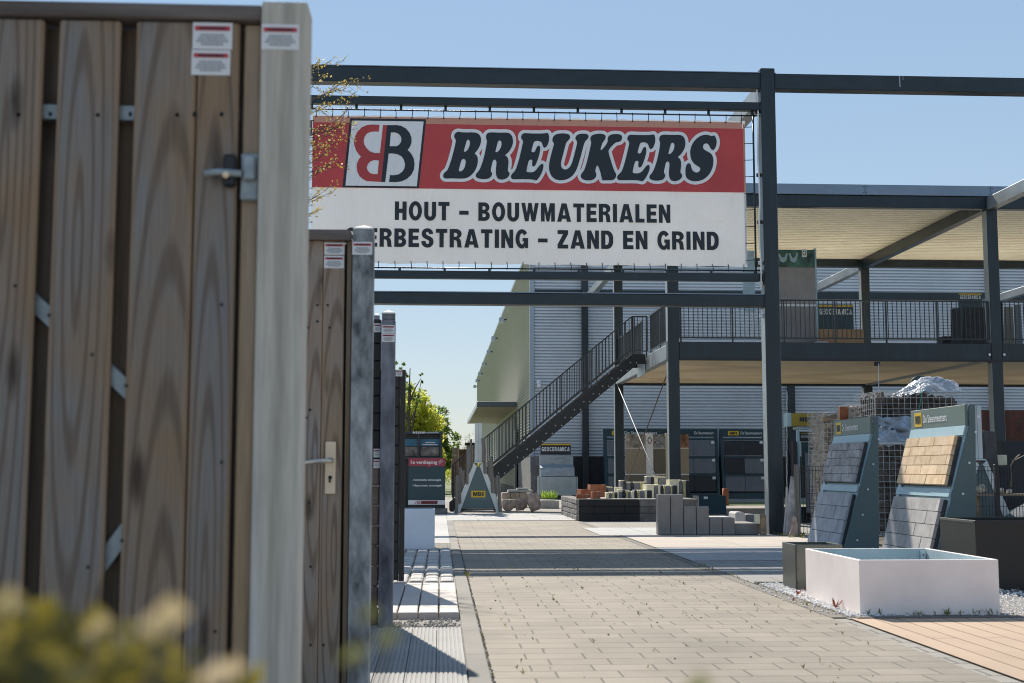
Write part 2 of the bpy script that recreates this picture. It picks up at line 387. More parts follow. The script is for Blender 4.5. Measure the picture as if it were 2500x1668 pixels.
boardd = M('slab_dark', (.030,.031,.035), .7, 0, .2, 3, .1, 60, isl=.2)
boardt = M('slab_taupe', (.33,.285,.215), .75, 0, .08, 3, .1, 60, isl=.06)
boardo = M('slab_olive', (.155,.145,.115), .75, 0, .1, 3, .1, 60)
rockm = M('rock_brown', (.46,.34,.28), .9, 0, .5, 7, .6, 40, speck=.2)
gabrock = M('gabion_rock', (.13,.105,.09), .9, 0, .4, 5, .6, 40, isl=.45)
rubble = M('rubble_cream', (.50,.42,.32), .9, 0, .4, 10, .5, 60, isl=.4)
gravel_w = M('white_gravel', (.86,.83,.81), .85, 0, .2, 30, .3, 90, isl=.3)
gravel_g = M('grey_gravel', (.36,.33,.30), .9, 0, .5, 70, .8, 160, speck=.5, spc=200)
gritm = M('blue_grit', (.16,.18,.20), .95, 0, .4, 40, .8, 90, speck=.4)
plastic, _nt, _b = newmat('clear_plastic'); _b.inputs['Base Color'].default_value = (.50,.56,.64,1); _b.inputs['Roughness'].default_value = .17
_b.inputs['Transmission Weight'].default_value = .35; _b.inputs['IOR'].default_value = 1.2
_v, _ = coords(_nt); bump(_nt, _b, noise(_nt, _v, 9, 5, .7, 1.5), .8, .03)
graphite = M('graphite_metal', (.085,.095,.085), .33, .3, .12, 2.5)
blackmet = M('black_metal', (.010,.009,.009), .42, 0, .2, 2)
brickm = pavers('red_brick', .22, .065, (.20,.06,.04), (.28,.10,.06), (.12,.10,.09), .008)
glassd = M('dark_glass', (.02,.03,.035), .12, 0, .1, 3)
doorgrey = M('grey_door', (.155,.16,.155), .5, 0, .08, 2)

path_m = pavers('beige_pavers', .315, .205, (.51,.44,.35), (.435,.378,.30), (.22,.19,.145), .006, .36, 2)
kerb_m = pavers('kerb_concrete', .4, 1.0, (.42,.385,.335), (.36,.33,.29), (.14,.12,.10), .004, 0, 1)
edge_m = pavers('edge_pavers', .11, .22, (.33,.30,.255), (.27,.25,.215), (.12,.10,.085), .005, 0, 1)
slabw_m = pavers('white_slabs', .8, .8, (.74,.725,.70), (.70,.69,.67), (.22,.21,.20), .006, 0, 1, nvar=.1)
slabbig_m = pavers('beige_slabs', 1.2, 1.2, (.76,.66,.56), (.74,.64,.545), (.35,.3,.26), .006, 0, 1, nvar=.08, speck=.05)
slabg_m = pavers('grey_slabs', .6, .6, (.46,.445,.42), (.42,.41,.395), (.18,.17,.16), .006, .5, 2, nvar=.12)
deck_m = pavers('orange_boards', 3.0, .155, (.72,.525,.37), (.68,.49,.345), (.27,.18,.12), .006, .5, 2, math.pi/2, nvar=.1, speck=.08)
yard_m = pavers('yard_pavers', .3, .2, (.56,.52,.46), (.50,.47,.42), (.22,.20,.18), .008, .5, 2)
brickstrip_m = pavers('small_brick_paving', .2, .1, (.36,.31,.25), (.29,.255,.21), (.13,.11,.09), .007)
grass_m = M('grass', (.12,.15,.05), .9, 0, .45, 4, .6, 60)
soil_m = M('soil', (.09,.07,.05), .95, 0, .4, 6, .6, 50)

# ------------------------------------------------------------------ lettering
def arc(cx, cy, rx, ry, a0, a1, n=14):
    return [(cx+rx*math.cos(math.radians(a0+(a1-a0)*i/n)), cy+ry*math.sin(math.radians(a0+(a1-a0)*i/n))) for i in range(n+1)]
S_, H_ = 2.35, 2.15
def rect(x0, y0, x1, y1): return [(x0,y0),(x1,y0),(x1,y1),(x0,y1)]
def glyph(ch):
    s, h = S_, H_
    if ch == 'H': return 6.6, [[[(0,0),(s,0),(s,3.8),(6.6-s,3.8),(6.6-s,0),(6.6,0),(6.6,10),(6.6-s,10),(6.6-s,6.1),(s,6.1),(s,10),(0,10)]]]
    if ch == 'O': return 7.4, [[arc(3.7,5,3.7,5.25,0,352,36), arc(3.7,5,1.45,3.0,0,350,28)]]
    if ch == 'U': return 6.7, [[[(0,10)]+arc(3.35,3.3,3.35,3.55,180,360,20)+[(6.7,10),(6.7-s,10)]+arc(3.35,3.2,1.0,1.25,360,180,14)+[(s,10)]]]
    if ch == 'T': return 6.3, [[[(3.15-s/2,0),(3.15+s/2,0),(3.15+s/2,10-h),(6.3,10-h),(6.3,10),(0,10),(0,10-h),(3.15-s/2,10-h)]]]
    if ch == 'I': return s, [[rect(0,0,s,10)]]
    if ch == 'L': return 5.2, [[[(0,0),(5.2,0),(5.2,h),(s,h),(s,10),(0,10)]]]
    if ch == 'E': return 5.8, [[[(0,0),(5.8,0),(5.8,h),(s,h),(s,3.95),(5.4,3.95),(5.4,6.1),(s,6.1),(s,10-h),(5.8,10-h),(5.8,10),(0,10)]]]
    if ch == 'N': return 6.6, [[[(0,0),(2.15,0),(2.15,5.3),(4.35,0),(6.6,0),(6.6,10),(4.45,10),(4.45,4.9),(2.3,10),(0,10)]]]
    if ch == 'M': return 7.9, [[[(0,0),(2.1,0),(2.1,5.4),(3.2,0),(4.7,0),(5.8,5.4),(5.8,0),(7.9,0),(7.9,10),(5.1,10),(3.95,4.6),(2.8,10),(0,10)]]]
    if ch == 'W': return 9.9, [[[(2.0,0),(4.1,0),(4.95,4.9),(5.8,0),(7.9,0),(9.9,10),(7.75,10),(6.75,4.6),(5.95,10),(3.95,10),(3.15,4.6),(2.15,10),(0,10)]]]
    if ch == 'A': return 8.0, [[[(0,0),(2.45,0),(2.8,1.6),(5.2,1.6),(5.55,0),(8.0,0),(5.4,10),(2.6,10)], [(3.2,3.5),(4.8,3.5),(4.0,7.1)]]]
    if ch == 'Z': return 5.9, [[[(0,0),(5.9,0),(5.9,h),(2.7,h),(5.9,7.9),(5.9,10),(0,10),(0,10-h),(3.1,10-h),(0,2.2)]]]
    if ch == 'D': return 6.7, [[[(0,0),(3.2,0)]+arc(3.2,4.0,3.5,4.0,-85,0,10)+arc(3.2,6.0,3.5,4.0,0,85,10)+[(3.2,10),(0,10)], [(s,h),(3.0,h)]+arc(3.0,5,1.35,2.85,-80,80,14)+[(3.0,10-h),(s,10-h)]]]
    if ch == 'B': return 6.5, [[[(0,0),(3.6,0)]+arc(3.6,2.75,2.9,2.75,-85,60,14)+[(5.0,5.25)]+arc(3.5,7.35,2.75,2.65,-45,85,12)+[(3.5,10),(0,10)], [(s,2.0),(3.2,2.0)]+arc(3.2,2.95,1.05,.95,-80,80,8)+[(3.2,3.95),(s,3.95)], [(s,6.0),(3.2,6.0)]+arc(3.2,6.95,.9,.95,-80,80,8)+[(3.2,7.95),(s,7.95)]]]
    if ch == 'R': return 6.8, [[[(0,0),(s,0),(s,4.0),(3.0,4.0)]+[(3.8,3.6),(4.1,2.6),(4.25,.6),(4.45,0),(6.8,0),(6.5,1.0),(6.35,3.0),(5.9,4.4),(5.0,5.0)]+arc(3.6,7.35,3.0,2.65,-40,85,14)+[(3.6,10),(0,10)], [(s,5.8),(3.3,5.8)]+arc(3.3,6.85,1.0,1.05,-80,80,8)+[(3.3,7.95),(s,7.95)]]]
    if ch == 'S':
        return 6.7, [[[(0,3.3)]+arc(3.35,3.0,3.35,3.25,185,360,18)+[(6.6,3.9),(6.0,5.0),(4.6,5.9),(3.0,6.6),(2.5,7.2),(2.55,7.9),(3.2,8.35),(3.9,8.0),(4.2,7.1),(6.4,7.2)]+arc(3.3,7.4,3.1,2.85,5,180,16)+[(.3,6.3),(1.0,5.2),(2.4,4.4),(3.9,3.7),(4.3,3.0),(4.1,2.1),(3.4,1.75),(2.6,2.1),(2.3,3.4)]]]
    if ch == 'C': return 6.9, [[arc(3.6,5,3.6,5.25,40,320,26)+[(4.75,3.2)]+arc(3.6,5,1.35,3.0,310,50,20)+[(4.75,6.8)]]]
    if ch == 'G': return 7.0, [[arc(3.6,5,3.6,5.25,38,290,24)+[(5.2,.9),(5.4,0),(7.0,0),(7.0,5.5),(3.9,5.5),(3.9,3.6),(4.85,3.6)]+arc(3.6,5,1.35,3.0,300,48,18)+[(4.6,6.7)]]]
    if ch == 'K': return 6.9, [[[(0,0),(s,0),(s,3.4),(3.0,4.4),(4.4,0),(6.9,0),(4.5,6.0),(6.8,10),(4.3,10),(s,6.4),(s,10),(0,10)]]]
    if ch == '-': return 5.3, [[rect(0,3.2,5.3,5.35)]]
    return 3.0, []
def glyphs(mb, s, fn, gap=1.25, mi=0, only=None):                # fn maps (u in 0..1, v in 0..1) to 3d
    x = 0; items = []
    for q, ch in enumerate(s):
        wd, parts = glyph(ch); items.append((x, parts if only is None or only[0] <= q < only[1] else [])); x += wd + gap
    tot = x - gap
    for x0, parts in items:
        for loops in parts:
            mb.fill([[((x0+a)/tot, b/10) for a, b in lp] for lp in loops], lambda u, v: fn(u, v), mi)
_tc = {}
def btext(mb, s, fn, off=.0, mi=0):
    if s not in _tc:
        cu = bpy.data.curves.new('t', 'FONT'); cu.body = s; cu.offset = off; cu.resolution_u = 3
        ob = bpy.data.objects.new('t', cu); C.objects.link(ob)
        bpy.context.view_layer.update()
        me = bpy.data.meshes.new_from_object(ob.evaluated_get(bpy.context.evaluated_depsgraph_get()))
        vs = [tuple(v.co) for v in me.vertices]; fs = [tuple(p.vertices) for p in me.polygons]
        bpy.data.objects.remove(ob); bpy.data.curves.remove(cu); bpy.data.meshes.remove(me)
        _tc[s] = (vs, fs)
    vs, fs = _tc[s]; x0 = min(v[0] for v in vs); x1 = max(v[0] for v in vs)
    mb.add([fn((v[0]-x0)/(x1-x0), v[1]/.70) for v in vs], fs, mi)
def plane_fn(o, xd, yd, W, H):
    o, xd, yd = Vector(o), Vector(xd).normalized(), Vector(yd).normalized()
    return lambda u, v: o + xd*(u*W) + yd*(v*H)
XA, ZA = Vector((1,0,0)), Vector((0,0,1))

# ================================================================== GROUND
def sheet(name, x0, y0, x1, y1, z, mat):
    o = MB().add([(0,0,0),(x1-x0,0,0),(x1-x0,y1-y0,0),(0,y1-y0,0)], [(0,1,2,3)]).build(name, mat)
    o.location = (x0, y0, z); o['kind'] = 'structure'; return o
sheet('ground', -600, -60, 600, 1500, 0.0, yard_m)
PR, KL, KR = 2.745, .14, .25                         # path right edge, kerb strip
sheet('path', KR+.012, 1.5, PR-.1, 27.4, .006, path_m)
k = MB().box(KL, 1.5, -.05, KR, 40, .012); struct(k, 'kerb', kerb_m, .004)
sheet('gravel_strip', KR, 1.5, KR+.012, 40, .003, gravel_g)
sheet('path_edge', PR-.1, 8.6, PR+.01, 24.5, .008, edge_m)
sheet('grass', -60, 48, .9, 130, .006, grass_m)
sheet('grass', -300, 130, 300, 1400, .006, grass_m)
# left hand sample paving
LX = -1.1
sheet('slab_paving', LX, 17.6, KL-.004, 29.6, .010, slabw_m)
sheet('slab_paving', KL, 25.2, 3.2, 29.6, .014, pavers('large_white_slabs', 1.25, .9, (.70,.69,.67), (.66,.65,.64), (.25,.24,.22), .01, .5, 2, nvar=.1))
sheet('brick_paving', LX, 16.0, KL-.004, 17.6, .010, brickstrip_m)
sheet('gravel_bed', LX, 2.0, KL-.004, 16.0, .004, gravel_g)
sheet('gravel_bed', .25, 29.6, 4.8, 36, .004, gravel_g)
# ribbed and smooth concrete planks, cobbles: real slabs with joints, one mesh per sample field
mb = MB()
for i in range(9):
    x1 = KL - .008 - i*.150; x0 = x1 - .145
    n = 6; prof = [(x0, -.04), (x0, .022)]
    for q in range(n):
        a = x0 + .004 + q*(.145-.008)/n; ww = (.145-.008)/n
        prof += [(a+.002, .022), (a+.005, .0175), (a+.009, .0175), (a+.012, .022)]
    prof += [(x1, .022), (x1, -.04)]
    mb.prism(prof, lambda u, v: (u, 5.2, v), (0, 2.9, 0))
ribm = pavers('ribbed_plank', 5, 5, (.62,.60,.57), (.60,.58,.55), (.4,.4,.4), .0, 0, 1, nvar=.15)
struct(mb, 'ribbed_paving', ribm)
mb = MB()
for i in range(9):
    x1 = KL - .010 - i*.140; mb.box(x1-.130, 8.68, -.02, x1, 10.95, .05)
struct(mb, 'plank_paving', M('smooth_plank', (.52,.47,.43), .8, 0, .1, 3, .2, 90, isl=.06), .006)
mb = MB(); rr = random.Random(3)
for i in range(9):
    for j in range(29):
        x1 = KL - .012 - i*.137; y0 = 11.35 + j*.16
        mb.box(x1-.124, y0, -.02, x1+rr.uniform(-.004,.003), y0+.142, .034+rr.uniform(-.006,.008))
o = struct(mb, 'cobble_paving', M('pale_cobble', (.50,.47,.44), .75, 0, .2, 8, .3, 60, isl=.3), .024); o.modifiers[0].segments = 2
# right hand sample paving
RX = 9.5
sheet('deck_boards', PR+.01, 1.5, 12, 8.52, .010, deck_m)
sheet('gravel_bed', PR+.0, 8.52, 12, 11.1, .006, gravel_g)
k = MB().box(PR+.05, 8.50, -.05, 12, 8.58, .018); struct(k, 'kerb', M('dark_kerb', (.14,.125,.115), .85, 0, .2, 8, .3, 90), .004)
k = MB().box(PR+.02, 11.08, -.05, 5.0, 11.2, .03); struct(k, 'kerb', kerb_m, .004)
sheet('slab_paving', PR+.012, 11.2, 5.05, 13.95, .010, slabg_m)
sheet('slab_paving', PR+.012, 13.96, 5.05, 16.35, .012, pavers('pale_slabs', 2.4, 2.4, (.66,.65,.64), (.63,.62,.61), (.3,.3,.3), .006, 0, 1, nvar=.08))
sheet('slab_paving', PR+.012, 16.4, 5.6, 19.42, .014, slabbig_m)
sheet('slab_paving', PR-.3, 19.5, 4.9, 22.0, .012, slabw_m)
sheet('soil_bed', 5.05, 11.1, 12, 19.3, .003, soil_m)

# white gravel as real stones
def pebbles(name, spots, mat, s0, s1, seed):
    rg = random.Random(seed); mb = MB()
    oct_ = [(1,0,0),(-1,0,0),(0,1,0),(0,-1,0),(0,0,1),(0,0,-1)]
    fo = [(0,2,4),(2,1,4),(1,3,4),(3,0,4),(2,0,5),(1,2,5),(3,1,5),(0,3,5)]
    for x, y, z in spots:
        r = rg.uniform(s0, s1); M3 = Matrix.Rotation(rg.uniform(0, 6.28), 3, 'Z') @ Matrix.Rotation(rg.uniform(-.5, .5), 3, 'X')
        vs = []
        for q in oct_:
            v = M3 @ Vector((q[0]*rg.uniform(.7,1.3), q[1]*rg.uniform(.6,1.0), q[2]*rg.uniform(.4,.8)))
            vs.append((x+v.x*r, y+v.y*r, z+v.z*r))
        mb.add(vs, fo)
    o = mb.build(name, mat); o['kind'] = 'stuff'; return o
rg = random.Random(11); sp = []
for _ in range(9500):
    y = rg.uniform(8.58, 11.05); x = PR+.02+abs(rg.gauss(0, .25)) if rg.random() < .4 else rg.uniform(PR+.02, 6.2)
    sp.append((x, y, .012+rg.uniform(0, .014)))
for _ in range(60): sp.append((PR - rg.uniform(0, .12), rg.uniform(8.7, 11), .012))
pebbles('white_gravel', sp, gravel_w, .006, .013, 5)
rg = random.Random(12); sp = [(rg.uniform(-1.0, KL-.01), rg.choice((8.15, 11.0))+rg.uniform(0, .5)*(1 if rg.random() < .5 else .4), .01) for _ in range(1500)]
sp = [p for p in sp if 8.12 < p[1] < 8.66 or 10.97 < p[1] < 11.33]
pebbles('grey_gravel', sp, M('grey_pebble', (.34,.31,.28), .9, 0, .3, 20, isl=.5), .007, .016, 6)
sp = [(rg.uniform(KR, KR+.014), 5.5+abs(rg.gauss(0, 6)), .008) for _ in range(700)]
pebbles('joint_grit', sp, M('joint_grit_stone', (.15,.13,.10), .9, 0, .3, 20, isl=.5), .003, .008, 8)

# ================================================================== WAREHOUSE
WY = 46.0; WX = PX(1297, WY); WT = PZ(603, WY)
wh = thing('warehouse', 'large grey warehouse with ribbed sheet walls behind the steel terrace', 'warehouse', (WX, WY, 0))
def ribs(z0, z1, pitch, dp, fn, d, wave=False):
    prof = [(0, z0)]; z = z0
    while z < z1 - pitch*.5:
        if wave: prof += [(0, z+pitch*.12), (-dp, z+pitch*.50), (-dp, z+pitch*.62), (0, z+pitch)]; z += pitch; continue
        prof += [(0, z+pitch*.54), (dp*.95, z+pitch*.58), (dp*.95, z+pitch*.96), (0, z+pitch)]; z += pitch
    mbx = MB(); d = Vector(d); a = [Vector(fn(*p)) for p in prof]
    vs = a + [p+d for p in a]; n = len(a)
    return mbx.add(vs, [(i, i+1, i+1+n, i+n) for i in range(n-1)])
PLZ = 1.5
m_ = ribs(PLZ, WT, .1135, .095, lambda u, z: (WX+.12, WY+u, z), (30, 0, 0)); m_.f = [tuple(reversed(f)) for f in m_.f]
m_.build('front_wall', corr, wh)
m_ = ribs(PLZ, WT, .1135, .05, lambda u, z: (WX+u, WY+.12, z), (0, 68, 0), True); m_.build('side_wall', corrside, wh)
MB().box(WX-.05, WY-.05, 1.0, WX+.12, WY+.12, WT+.02).build('corner_trim', M('corner_trim', (.34,.40,.46), .4, .2, .05, 2), wh, .01)
MB().box(WX-.06, WY-.06, WT+.02, WX+30, WY+68, WT+.16).build('roof', M('roof_trim', (.38,.43,.46), .5, .1, .08, 1), wh)
MB().box(WX+.13, WY+.13, .0, WX+.3, WY+68, WT).box(WX+.3, WY+.13, 0, WX+30, WY+.5, WT).build('wall_core', darkbase, wh)
MB().box(WX-.03, WY+.9, 0, WX+.03, WY+68, PLZ).box(WX-.03, WY-.08, 0, WX+.36, WY+.9, PLZ).build('concrete_plinth', aggreg, wh)
MB().box(WX+.36, WY-.06, 0, WX+30, WY+.05, PLZ).build('plinth', plinthm, wh)
for px in (1430, 1936):
    x = PX(px, WY-.2); MB().box(x-.115, WY-.3, 0, x+.115, WY-.031, WT-.05).build('pilaster', steel, wh, .008)
x = PX(2440, WY); MB().box(x-.115, WY-.3, 0, x+.115, WY-.031, WT-.05).build('pilaster', steel, wh, .008)
for za, zb in ((PZ(732, WY, 2100), PZ(714, WY, 2100)),):
    MB().box(WX+.14, WY-.07, za, WX+30, WY-.031, zb).build('wall_band', steel, wh)
for i, px in enumerate((1237.5, 1216, 1203, 1189.5, 1179, 1172, 1166)):
    Yl = WX*FPX/(px-1075) ; zl = PZ((781, 826, 859, 889, 912, 929, 943)[i], Yl, px)
    l = MB().box(WX-.42, Yl-.12, zl-.16, WX-.16, Yl+.12, zl+.10).build('wall_lamp', zinc, wh, .02)
    MB().box(WX-.16, Yl-.04, zl-.03, WX+.0, Yl+.04, zl+.03).build('lamp_bracket', black_steel, l)
# porch canopy on the side wall, grey sliding doors below
cy0, cy1 = 54.0, 74.0; cz = PZ(994, cy0, 1200); cxl = PX(1164, cy0)
cn = MB().box(cxl+.06, cy0+.1, cz+.02, WX-.02, cy1, cz+.12).build('canopy', M('canopy_soffit', (.42,.39,.33), .7, 0, .15, 1.5, stretch=(1,.1,1)), wh)
MB().box(cxl, cy0, cz, WX-.02, cy0+.1, cz+.24).build('canopy_gutter', M('gutter', (.10,.115,.125), .35, .4, .1, 3), cn, .03, 2)
MB().box(cxl, cy0+.1, cz, cxl+.06, cy1, cz+.2).build('canopy_trim', zinc, cn)
dr = MB()
for i in range(8): dr.box(WX-.09, 55+i*2.2, .3, WX-.05, 55+i*2.2+2.14, 3.3)
dr.build('sliding_door', doorgrey, wh)
MB().box(WX-.16, 53.2, .0, WX-.1, 54.4, 2.7).build('side_panel', doorgrey, wh)
c_ = P(1316, 933, WY-.15)
sc_ = MB().ball(c_, .09, None, 0, 10, 8).build('dome_camera', white, wh)
MB().tube([P(1316,938,WY-.2), P(1317,944,WY-.45)], .07, 10).build('camera_housing', white, sc_)
MB().box(18.9, WY-.32, 0, 26, WY-.07, 3.2).build('brick_infill', brickm, wh)

# ================================================================== STEEL TERRACE (mezzanine with roof)
Y1, Y2 = 27.9, 36.6; XC = (5.05, 12.42, 19.6); CS = .25
DZ0, DZ1 = PZ(878, Y1, 1900), PZ(836, Y1, 1900)
RB0, RB1 = PZ(507, Y1, 2200), PZ(478, Y1, 2200); FZ = PZ(450, Y1, 2000)
tr = thing('steel_terrace', 'open two storey dark steel terrace with ribbed roof beside the warehouse', 'terrace', (XC[0], Y1, 0))
for x in XC:
    MB().box(x, Y1, 0, x+CS, Y1+CS, (8.75 if x < 6 else RB1)).build('column', steel, tr, .012)
    MB().box(x, Y2, 0, x+CS, Y2+CS, RB1).build('column', steel, tr, .012)
    for yy, zt_ in ((Y1, RB0-.05), (Y2, RB0-.05)): MB().box(x-.006, yy+.012, 0, x-.0005, yy+CS-.012, DZ0-.05).box(x-.006, yy+.012, DZ1+.02, x-.0005, yy+CS-.012, zt_).build('sunlit_strip', tie_m, tr)  # thin pale strips added to paint sunlight on the columns' left faces
XE = 19.85
for z0, z1, nm in ((DZ0, DZ1, 'floor_beam'), (RB0, RB1, 'roof_beam')):
    for a, b in ((XC[0], XC[1]), (XC[1], XC[2])):
        for yy in (Y1+.02, Y2+.02):
            zz0 = z0 if nm == 'floor_beam' or yy < 30 else z0+.05
            MB().box(a+CS+.002, yy, zz0, b-.002, yy+.2, z1).build(nm, steel, tr, .008)
MB().box(XC[0]+CS, Y1-.012, DZ0-.03, XE, Y1+.018, DZ0+.02).build('lower_lip', black_steel, tr)
for x in XC:                                           # beams along the depth: deck edge, roof rafter, tie to the wall, tie to the gantry
    MB().box(x+.02, Y1+CS+.002, DZ0+.02, x+.22, Y2-.002, DZ1-.03).build('side_beam', tie_m, tr, .008)  # dark beam in pale metal, the sun on its left face painted in
    MB().box(x+.02, Y1+CS+.002, RB0+.0, x+.22, Y2-.002, RB1).build('rafter', steel, tr, .008)
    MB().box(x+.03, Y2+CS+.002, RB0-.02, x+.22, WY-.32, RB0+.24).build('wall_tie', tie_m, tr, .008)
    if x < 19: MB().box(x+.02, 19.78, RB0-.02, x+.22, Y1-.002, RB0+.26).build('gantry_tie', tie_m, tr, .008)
MB().box(XC[0]+.23, Y1+.23, DZ1-.10, XE, Y2, DZ1-.02).build('deck', M('deck_tiles', (.80,.76,.68), .8, 0, .1, 1), tr)
MB().box(XC[0]+.225, Y1+.222, DZ0+.06, XE, Y2, DZ0+.09).build('deck_soffit', plyw, tr)
prof = []; y = Y1+.22
while y < Y2+.0:
    prof += [(y, RB1+.02), (y+.13, RB1+.02), (y+.15, RB1+.12), (y+.22, RB1+.12), (y+.24, RB1+.02)]; y += .24
rf = MB(); n = len(prof)
rf.add([(XC[0]-.1, a, b) for a, b in prof]+[(XE+.4, a, b) for a, b in prof], [(i+1, i, i+n, i+1+n) for i in range(n-1)])
rf.build('roof_soffit', soffitm, tr)
MB().box(XC[0]-.1, Y1, RB1+.125, XE+.4, Y2+.3, FZ-.02).build('roof', fasciam, tr)
fs_ = MB().box(XC[0]-.14, Y1-.03, RB1+.004, XE+.44, Y1-.004, FZ); fs_.box(XC[0]-.14, Y1-.004, FZ-.018, XE+.44, Y1+.2, FZ+.004); fs_.build('fascia', fasciam, tr, .004)
sm_ = MB()
for px in (2112, 2419):
    x = PX(px, Y1-.03, 465); sm_.box(x-.006, Y1-.034, RB1+.01, x+.006, Y1-.03, FZ-.01)
    for dz in (.05, FZ-RB1-.05):
        for dx in (-.04, .04): sm_.disc((x+dx, Y1-.03, RB1+dz), .012, n=6)
sm_.build('fascia_joint', black_steel, tr)
# high portal beam that crosses the way behind the banner
MB().box(-4.2, Y1-.2, 8.42, XC[0]+CS, Y1-.002, 8.72).build('portal_beam', steel, tr, .008)
MB().box(-4.2, Y1, 0, -3.95, Y1+CS, 8.72).build('column', steel, tr, .012)
# railings: handrail, bottom rail, posts; balusters are the pattern of the infill
def railing(parent, p, q, h=.96, pitch=.105, post=1.2, z0=.1):
    p, q = Vector(p), Vector(q); L = (q-p).length; d = (q-p)/L
    hr = MB().bar(p+ZA*h, q+ZA*h, .05, .028).build('handrail', railm, parent)
    b = MB().bar(p+ZA*z0, q+ZA*z0, .03, .03)
    nb = int(L/pitch)
    for i in range(nb+1):
        c = p + d*(i*L/max(nb, 1)); b.box(c.x-.008, c.y-.008, c.z+z0, c.x+.008, c.y+.008, c.z+h-.012)
    b.build('balusters', railm, hr)
    npst = max(1, int(round(L/post)))
    for i in range(npst+1):
        c = p + d*(.03 + (L-.06)*i/npst); MB().box(c.x-.014, c.y-.022, c.z-.05, c.x+.014, c.y+.022, c.z+h-.013).build('rail_post', railm, hr)
    return hr
railing(tr, (XC[0]+CS+.02, Y1+.06, DZ1), (XC[1]-.02, Y1+.06, DZ1))
railing(tr, (XC[1]+CS+.02, Y1+.06, DZ1), (XC[2]-.02, Y1+.06, DZ1))
railing(tr, (XC[0]+.12, Y1+CS+.04, DZ1), (XC[0]+.12, 31.0, DZ1))
railing(tr, (XC[0]+.12, 32.3, DZ1), (XC[0]+.12, Y2-.03, DZ1))
for p_, q_, m_, r_ in (((XC[0]+.06, Y2-.05, DZ0+.02), (XC[0]+.06, Y1+.4, .12), M('pale_rod', (.42,.44,.46), .7, 0, .2, 20), .012), ((XC[0]+.14, Y1+.3, DZ0), (XC[0]+.14, Y2-.06, .2), M('rusty_rod', (.14,.10,.075), .7, .3, .3, 20), .014)):
    MB().tube([p_, q_], r_, 8).build('brace_rod', m_, tr)
for px in (2416, 2452):
    MB().disc(P(px, 866, Y1-.014), .03, n=10, h=.006).build('beam_bolt', white, tr)
lamp = MB().box(PX(2137,Y1+.1,885), Y1+.1, DZ0-.12, PX(2149,Y1+.1,885), Y1+.2, DZ0-.031).build('pendant_box', black_steel, tr)

# ================================================================== STAIRCASE
SY0, SY1 = 31.0, 32.2
sx0, sx1 = PX(1100, SY0), XC[0]-.32; sz1 = DZ1
st = thing('staircase', 'long straight black steel staircase rising to the terrace floor', 'staircase', (sx0, SY0, 0))
sl_ = (sz1-.02)/(sx1-sx0)
for yy in (SY0, SY1):
    poly = [(sx0-.02, 0), (sx0+.26, 0), (sx1+.12, sz1-.24), (sx1+.3, sz1-.24), (sx1+.3, sz1), (sx1-.02, sz1), (sx0-.02, .2)]
    MB().prism(poly, lambda u, v: (u, yy, v), (0, .03, 0)).build('stringer', black_steel, st)
nt_ = 19
for i in range(nt_):
    x = sx0+.06+(sx1-sx0-.06)*i/nt_; z = .17+(sz1-.17)*i/nt_
    MB().box(x, SY0+.031, z-.03, x+.27, SY1-.002, z).build('tread', zinc, st)
bl = MB()
for i in range(1, nt_+1):
    x = sx0+.02+(sx1-sx0-.06)*i/nt_; z = .02+(sz1-.17)*i/nt_
    for dx in (0, .15): bl.disc((x+dx-.02, SY0, z-.06), .013, n=6, h=.006)
bl.build('bolts', white, st)
MB().box(sx1, SY0+.031, sz1-.06, XC[0]+.02, SY1-.002, sz1-.01).build('landing', zinc, st)
for yy in (SY0+.015, SY1+.015):
    railing(st, (sx0+.05, yy, .2), (sx1, yy, sz1+.02), .93, .11, 1.15, .13)
railing(st, (sx1+.01, SY0+.015, sz1-.02), (XC[0]+.05, SY0+.015, sz1-.02), .96, .1, .4)
MB().obox((XC[0]-.0, SY0+.1, sz1-.5), (-.04, 0, 0), (0, 1.0, 0), (0, 0, .38)).build('bracket', zinc, st)

# ================================================================== GANTRY AND BANNER
GY = 19.5
gt = thing('gantry', 'tall dark steel gantry of beams across the entrance', 'gantry', (XC[0], GY, 0))
gx0 = PX(1878, GY, 1250); gx1 = gx0+.235
gTop = PZ(168, GY, 1850)
MB().box(gx0, GY, 0, gx1, GY+.25, gTop+.015).build('post', steel, gt, .012)
MB().box(gx0-.006, GY+.012, 0, gx0-.0005, GY+.238, PZ(745, GY, 1860)-.05).build('sunlit_strip', tie_m, gt)  # added pale strip, sunlight on the post's left face held in its colour
gl = -2.35
MB().box(gl-.235, GY, 0, gl, GY+.25, gTop+.015).build('post', steel, gt, .012)
MB().box(XC[1], GY, 0, XC[1]+.235, GY+.25, gTop+.015).build('post', steel, gt, .012)
def hbeam(z0, z1, x0, x1, y0=GY+.012, dy=.22): MB().box(x0+.002, y0, z0, x1-.002, y0+dy, z1).build('beam', steel_hi, gt, .008)
b1t, b1b = PZ(172, GY, 1500), PZ(209.5, GY, 1500)
hbeam(b1b, b1t, gl, gx0); hbeam(b1b, b1t, gx1, XC[1])
MB().box(gl, GY-.002, b1t+.001, gx0-.003, GY+.235, b1t+.013).build('beam_cap', fasciam, gt)
hbeam(PZ(262.5, GY, 1500), PZ(243, GY, 1500), gl, gx0, GY+.02, .12)
hbeam(PZ(681, GY, 1500), PZ(662, GY, 1500), gl, gx0, GY+.10, .12)
hbeam(PZ(745, GY, 1500), PZ(717, GY, 1500), gl, gx0, GY+.012, .22)
MB().box(gl+.003, GY+.004, PZ(717,GY,1500)+.001, gx0-.003, GY+.24, PZ(717,GY,1500)+.016).build('beam_cap', fasciam, gt)
